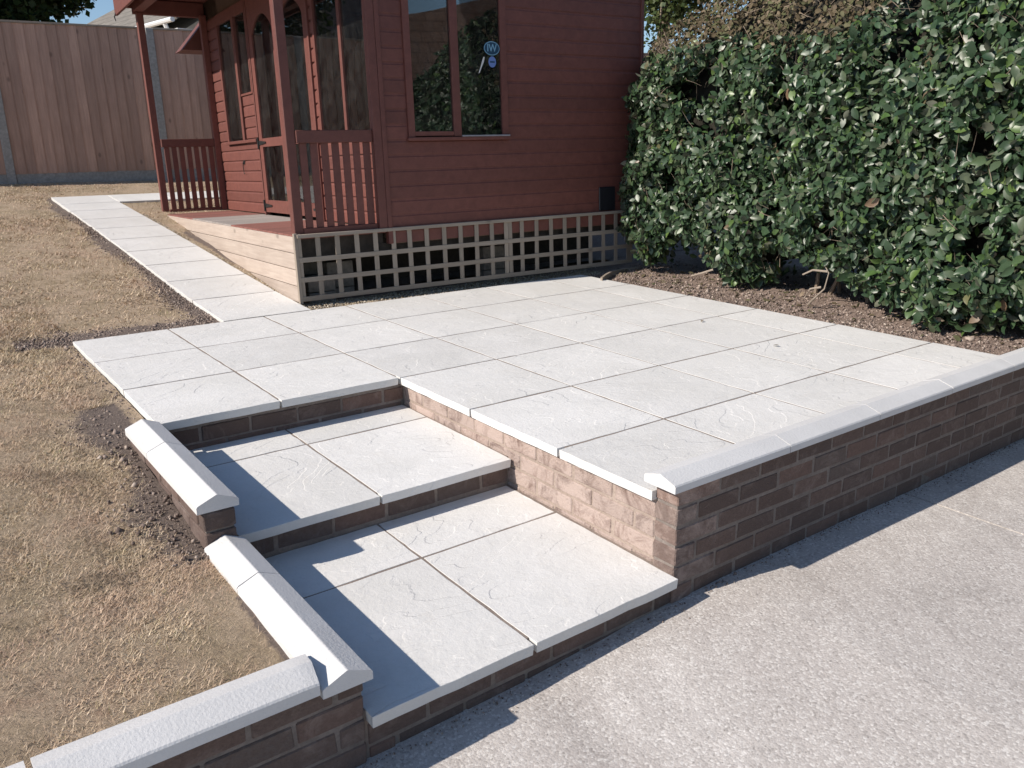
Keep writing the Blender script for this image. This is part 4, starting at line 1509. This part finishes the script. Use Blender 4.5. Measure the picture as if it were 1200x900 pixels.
    for y in ys:
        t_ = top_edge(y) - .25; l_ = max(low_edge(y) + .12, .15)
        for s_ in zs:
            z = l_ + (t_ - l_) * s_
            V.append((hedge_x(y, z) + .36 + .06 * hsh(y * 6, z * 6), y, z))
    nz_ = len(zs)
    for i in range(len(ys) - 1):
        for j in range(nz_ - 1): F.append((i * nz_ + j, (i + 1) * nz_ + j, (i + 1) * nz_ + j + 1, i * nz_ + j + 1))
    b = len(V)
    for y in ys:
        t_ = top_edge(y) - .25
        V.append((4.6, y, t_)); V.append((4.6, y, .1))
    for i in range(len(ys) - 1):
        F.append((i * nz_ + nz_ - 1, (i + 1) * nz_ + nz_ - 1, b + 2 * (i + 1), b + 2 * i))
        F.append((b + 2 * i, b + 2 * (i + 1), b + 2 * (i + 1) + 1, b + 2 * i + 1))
    put("shade_core", mesh("shade_core", V, F, HCORE, smooth=True), hd, (0, 0, 0))


build_hedge()

# fallen leaves on the paving
lf = np.array(LEAF_V, float) * .035
for (fx, fy, a, lb) in ((2.05, -.76, .4, "small dark fallen leaf on the patio, nearer the coping"), (2.22, -.05, 2.0, "tiny fallen leaf in the middle of a slab near the hedge")):
    mm = np_mesh("fallen_leaf", lf + np.array([0, 0, .005]), np.array(LEAF_F), DLEAF, np.full(len(lf), .1))
    top("fallen_leaf", mm, 'P', (fx, fy, .004), label=lb, cat="leaf", rot=Matrix.Rotation(a, 4, 'Z'))


# ------------------------------------------------------------------ trees
def tree(label, base, h, crown_c, crown_r, nleaf, lsize, mat, seed, fr='W', squash=(1, 1, 1)):
    R = random.Random(seed); g = np.random.default_rng(seed)
    t = root("tree", label, "tree", fr, base)
    bv = Vector(base); cc = Vector(crown_c)
    V, F = tube([bv, bv + (cc - bv) * .4 + Vector((.1, .05, 0)), cc, cc + Vector((0, 0, crown_r * .5))], [h * .035, h * .026, h * .015, h * .004], BARK, 8)
    put("trunk", mesh("trunk", V, F, BARK, smooth=True), t, (0, 0, 0))
    cl = []
    for q in range(26):
        d = Vector((R.gauss(0, 1), R.gauss(0, 1), R.gauss(0, .8))).normalized() * crown_r * R.uniform(.35, .95)
        d = Vector((d.x * squash[0], d.y * squash[1], d.z * squash[2]))
        e = cc + d
        V, F = tube([cc - Vector((0, 0, crown_r * .4 * R.random())), cc + d * .5 + Vector((0, 0, .1)), e], [h * .009, h * .006, h * .002], BARK, 5)
        put("limb", mesh("limb", V, F, BARK), t, (0, 0, 0))
        cl.append((e, crown_r * R.uniform(.22, .42)))
    per = nleaf // len(cl); Ps = []
    for e, r_ in cl:
        v = g.normal(size=(per, 3)); v /= np.linalg.norm(v, axis=1, keepdims=True)
        Ps.append(np.array(e) + v * (r_ * g.uniform(.3, 1.0, per) ** .6)[:, None])
    P = np.concatenate(Ps); n = len(P)
    nr = g.normal(size=(n, 3)) + np.array([0, 0, .5])
    X, Y, Z = frames_from(nr, g.uniform(0, 6.28, n))
    sz = g.uniform(.6, 1.3, n) * lsize
    S = np.stack([sz * 1.5, sz, sz], 1)
    V, F = scatter([(0, 0, 0), (-.3, .5, .05), (0, 1, 0), (.3, .5, .05)], [(0, 3, 2, 1)], P, X, Y, Z, S)
    put("crown", np_mesh("crown", V, F, mat, np.repeat(g.uniform(0, 1, n), 4)), t, (0, 0, 0), kind='stuff')
    return t


tree("dark green broad tree showing above the fence, top left corner", (1.2, 26, .9), 8.5, (1.3, 26, 6.9), 2.9, 30000, .20, TLEAF, 5, squash=(1.05, 1, .85))
tree("dark dense tree beyond the fence, mostly cut off by the left edge of the picture", (-3.6, 25, .9), 8.5, (-3.6, 25, 6.9), 3.0, 16000, .2, TLEAF, 6, squash=(1.1, 1, .8))
tree("light leafed tree peeping between summerhouse and hedge top", (11.6, 9.5, .3), 6, (11.7, 9.2, 4.6), 1.6, 9000, .10, TLEAF2, 9)


# ------------------------------------------------------------------ neighbouring houses
def roof_plane(name, parent, quad, mat, flip=False):
    """tiled plane: quad = eave-left, eave-right, top-right, top-left; local x along the eave, y up the slope"""
    e0, e1, t1, t0 = [Vector(q) for q in quad]
    X = (e1 - e0).normalized(); N = X.cross(t0 - e0).normalized(); Yv = N.cross(X)
    M = Matrix((X, Yv, N)).transposed()
    loc = [M.transposed() @ (p - e0) for p in (e0, e1, t1, t0)]
    V = [(p.x, p.y, 0) for p in loc] + [(p.x, p.y, -.08) for p in loc]
    F = [(0, 1, 2, 3), (7, 6, 5, 4), (0, 4, 5, 1), (1, 5, 6, 2), (2, 6, 7, 3), (3, 7, 4, 0)]
    return put(name, mesh(name, V, F, mat), parent, e0, M.to_euler())



# bungalow behind the far fence: hipped tiled roof with white gutter
nb = root("bungalow", "neighbouring bungalow with grey-brown tiled hip roof and white guttering behind the far fence", "house", 'W', (4.5, 17, .8))
EN, EC = Vector((3.333, 14.091, 3.9)), Vector((1.795, 21.458, 3.9))
HT = Vector((5.54, 18.589, 5.9))
upv = Vector((.821, .171, .545))
ET = EN + upv * (2.0 / .545)
def hip_plane(name, pts, mat):
    e0 = pts[0]; X = (pts[1] - e0).normalized(); N = X.cross(pts[2] - e0).normalized()
    if N.z < 0: X = -X; N = -N
    Yv = N.cross(X)
    M = Matrix((X, Yv, N)).transposed()
    loc = [M.transposed() @ (p - e0) for p in pts]; n = len(pts)
    V = [(p.x, p.y, 0) for p in loc] + [(p.x, p.y, -.07) for p in loc]
    F = [tuple(range(n)), tuple(range(2 * n - 1, n - 1, -1))] + [(i, (i + 1) % n, n + (i + 1) % n, n + i) for i in range(n)]
    return put(name, mesh(name, V, F, mat), nb, e0, M.to_euler())
hip_plane("roof", [EN, EC, HT, ET], TILEG)
E2 = EC + Vector((7.5, 1.56, 0)); E3 = EN + Vector((7.5, 1.56, 0))
hip_plane("roof", [EC, E2, HT], TILEG)
hip_plane("roof", [E3, E2, HT, ET], TILEG)
dv = (EC - EN).normalized(); sd = Vector((-dv.y, dv.x, 0))
if sd.x > 0: sd = -sd
V, F = tube([EN + sd * .06 + Vector((0, 0, -.07)), EC + sd * .06 + Vector((0, 0, -.07))], [.05, .05], WHITEP, 8)
put("gutter", mesh("gutter", V, F, WHITEP), nb, (0, 0, 0))
V, F = tube([EN + dv * .35 + sd * .05 + Vector((0, 0, -.08)), EN + dv * .33 + Vector((.0, 0, -.26)), EN + dv * .3 - sd * .28 + Vector((0, 0, -.46)), EN + dv * .3 - sd * .30 + Vector((0, 0, -2.9))], [.045] * 4, WHITEP, 8)
put("downpipe", mesh("downpipe", V, F, WHITEP), nb, (0, 0, 0))
a0 = EN - sd * .02 + Vector((0, 0, -.22)); a1 = EC - sd * .02 + Vector((0, 0, -.22))
V = [a0, a1, a1 - sd * .3, a0 - sd * .3, a0 + Vector((0, 0, -.10)), a1 + Vector((0, 0, -.10)), a1 - sd * .3 + Vector((0, 0, -.10)), a0 - sd * .3 + Vector((0, 0, -.10))]
put("soffit", mesh("soffit", V, [(0, 1, 2, 3), (7, 6, 5, 4), (0, 4, 5, 1), (1, 5, 6, 2), (2, 6, 7, 3), (3, 7, 4, 0)], WHITEP), nb, (0, 0, 0))
w0 = EN - sd * .34 + dv * .3; w1_ = EC - sd * .34 - dv * .3; ww = Vector((6.6, 1.37, 0))
V = [Vector((p.x, p.y, zz)) for zz in (.5, 3.72) for p in (w0, w1_, w1_ + ww, w0 + ww)]
V += [Vector(((w0 + ww * .5).x, (w0 + ww * .5).y, 5.7))]
put("wall", mesh("wall", V, [(0, 1, 2, 3), (0, 4, 5, 1), (1, 5, 6, 2), (2, 6, 7, 3), (3, 7, 8, 4, 0), (4, 8, 7, 6, 5)], RENDER), nb, (0, 0, 0))

# house across the drive, outside the picture but mirrored in the side window
nh = root("bungalow", "brown-tiled bungalow across the drive behind the camera, mirrored in the side window", "house", 'W', (10, -14, -1))
def box_to(name, X, Y, Z, mat, parent): return put(name, merge_boxes(name, [(X, Y, Z)], mat), parent, (0, 0, 0))
roof_plane("roof", nh, [(16.5, -11.5, 1.8), (4.6, -11.2, 1.5), (7.6, -14.0, 3.95), (15.0, -14.0, 6.3)], TILER)
box_to("wall", (5.2, 16), (-17, -11.9), (-1.2, 1.6), RENDER, nh)
box_to("chimney", (8.0, 8.4), (-14.2, -13.8), (3.2, 4.75), TILER, nh)
bush = root("shrub", "shrubs in front of the bungalow across the drive, mirrored in the side window", "shrub", 'W', (8.5, -10.6, -1.2))
g = np.random.default_rng(4); n = 15000
P = np.stack([g.uniform(4.5, 13, n), g.uniform(-11, -10, n), g.uniform(-1.2, 3.1, n)], 1)
P[:, 2] = np.minimum(P[:, 2], 1.95 + .3 * np.sin(P[:, 0] * 1.7) + .25 * np.sin(P[:, 0] * 4.1) - .15 + (P[:, 0] - 7) * .02)
k = ~((P[:, 0] > 8.35) & (P[:, 0] < 9.2) & (P[:, 2] < 1.95)); P = P[k]; n = len(P)
X, Y, Z = frames_from(g.normal(size=(n, 3)), g.uniform(0, 6.28, n)); S = np.repeat((g.uniform(.08, .17, n))[:, None], 3, 1)
V, F = scatter([(0, 0, 0), (-.3, .5, .05), (0, 1, 0), (.3, .5, .05)], [(0, 3, 2, 1)], P, X, Y, Z, S)
put("foliage", np_mesh("foliage", V, F, TLEAF, np.repeat(g.uniform(0, 1, n), 4)), bush, (0, 0, 0), kind='stuff')
# house beyond the side fence, mirrored in the front windows
n3 = root("house", "brown-tiled house far left beyond the side fence, mirrored in the front windows", "house", 'W', (-16, 22, 0))
roof_plane("roof", n3, [(-7.6, 11, 4.55), (-7.6, 60, 4.55), (-13, 60, 9.5), (-13, 11, 9.5)], TILER)
box_to("wall", (-13, -8.0), (11.2, 59.8), (0, 4.6), RENDER, n3)
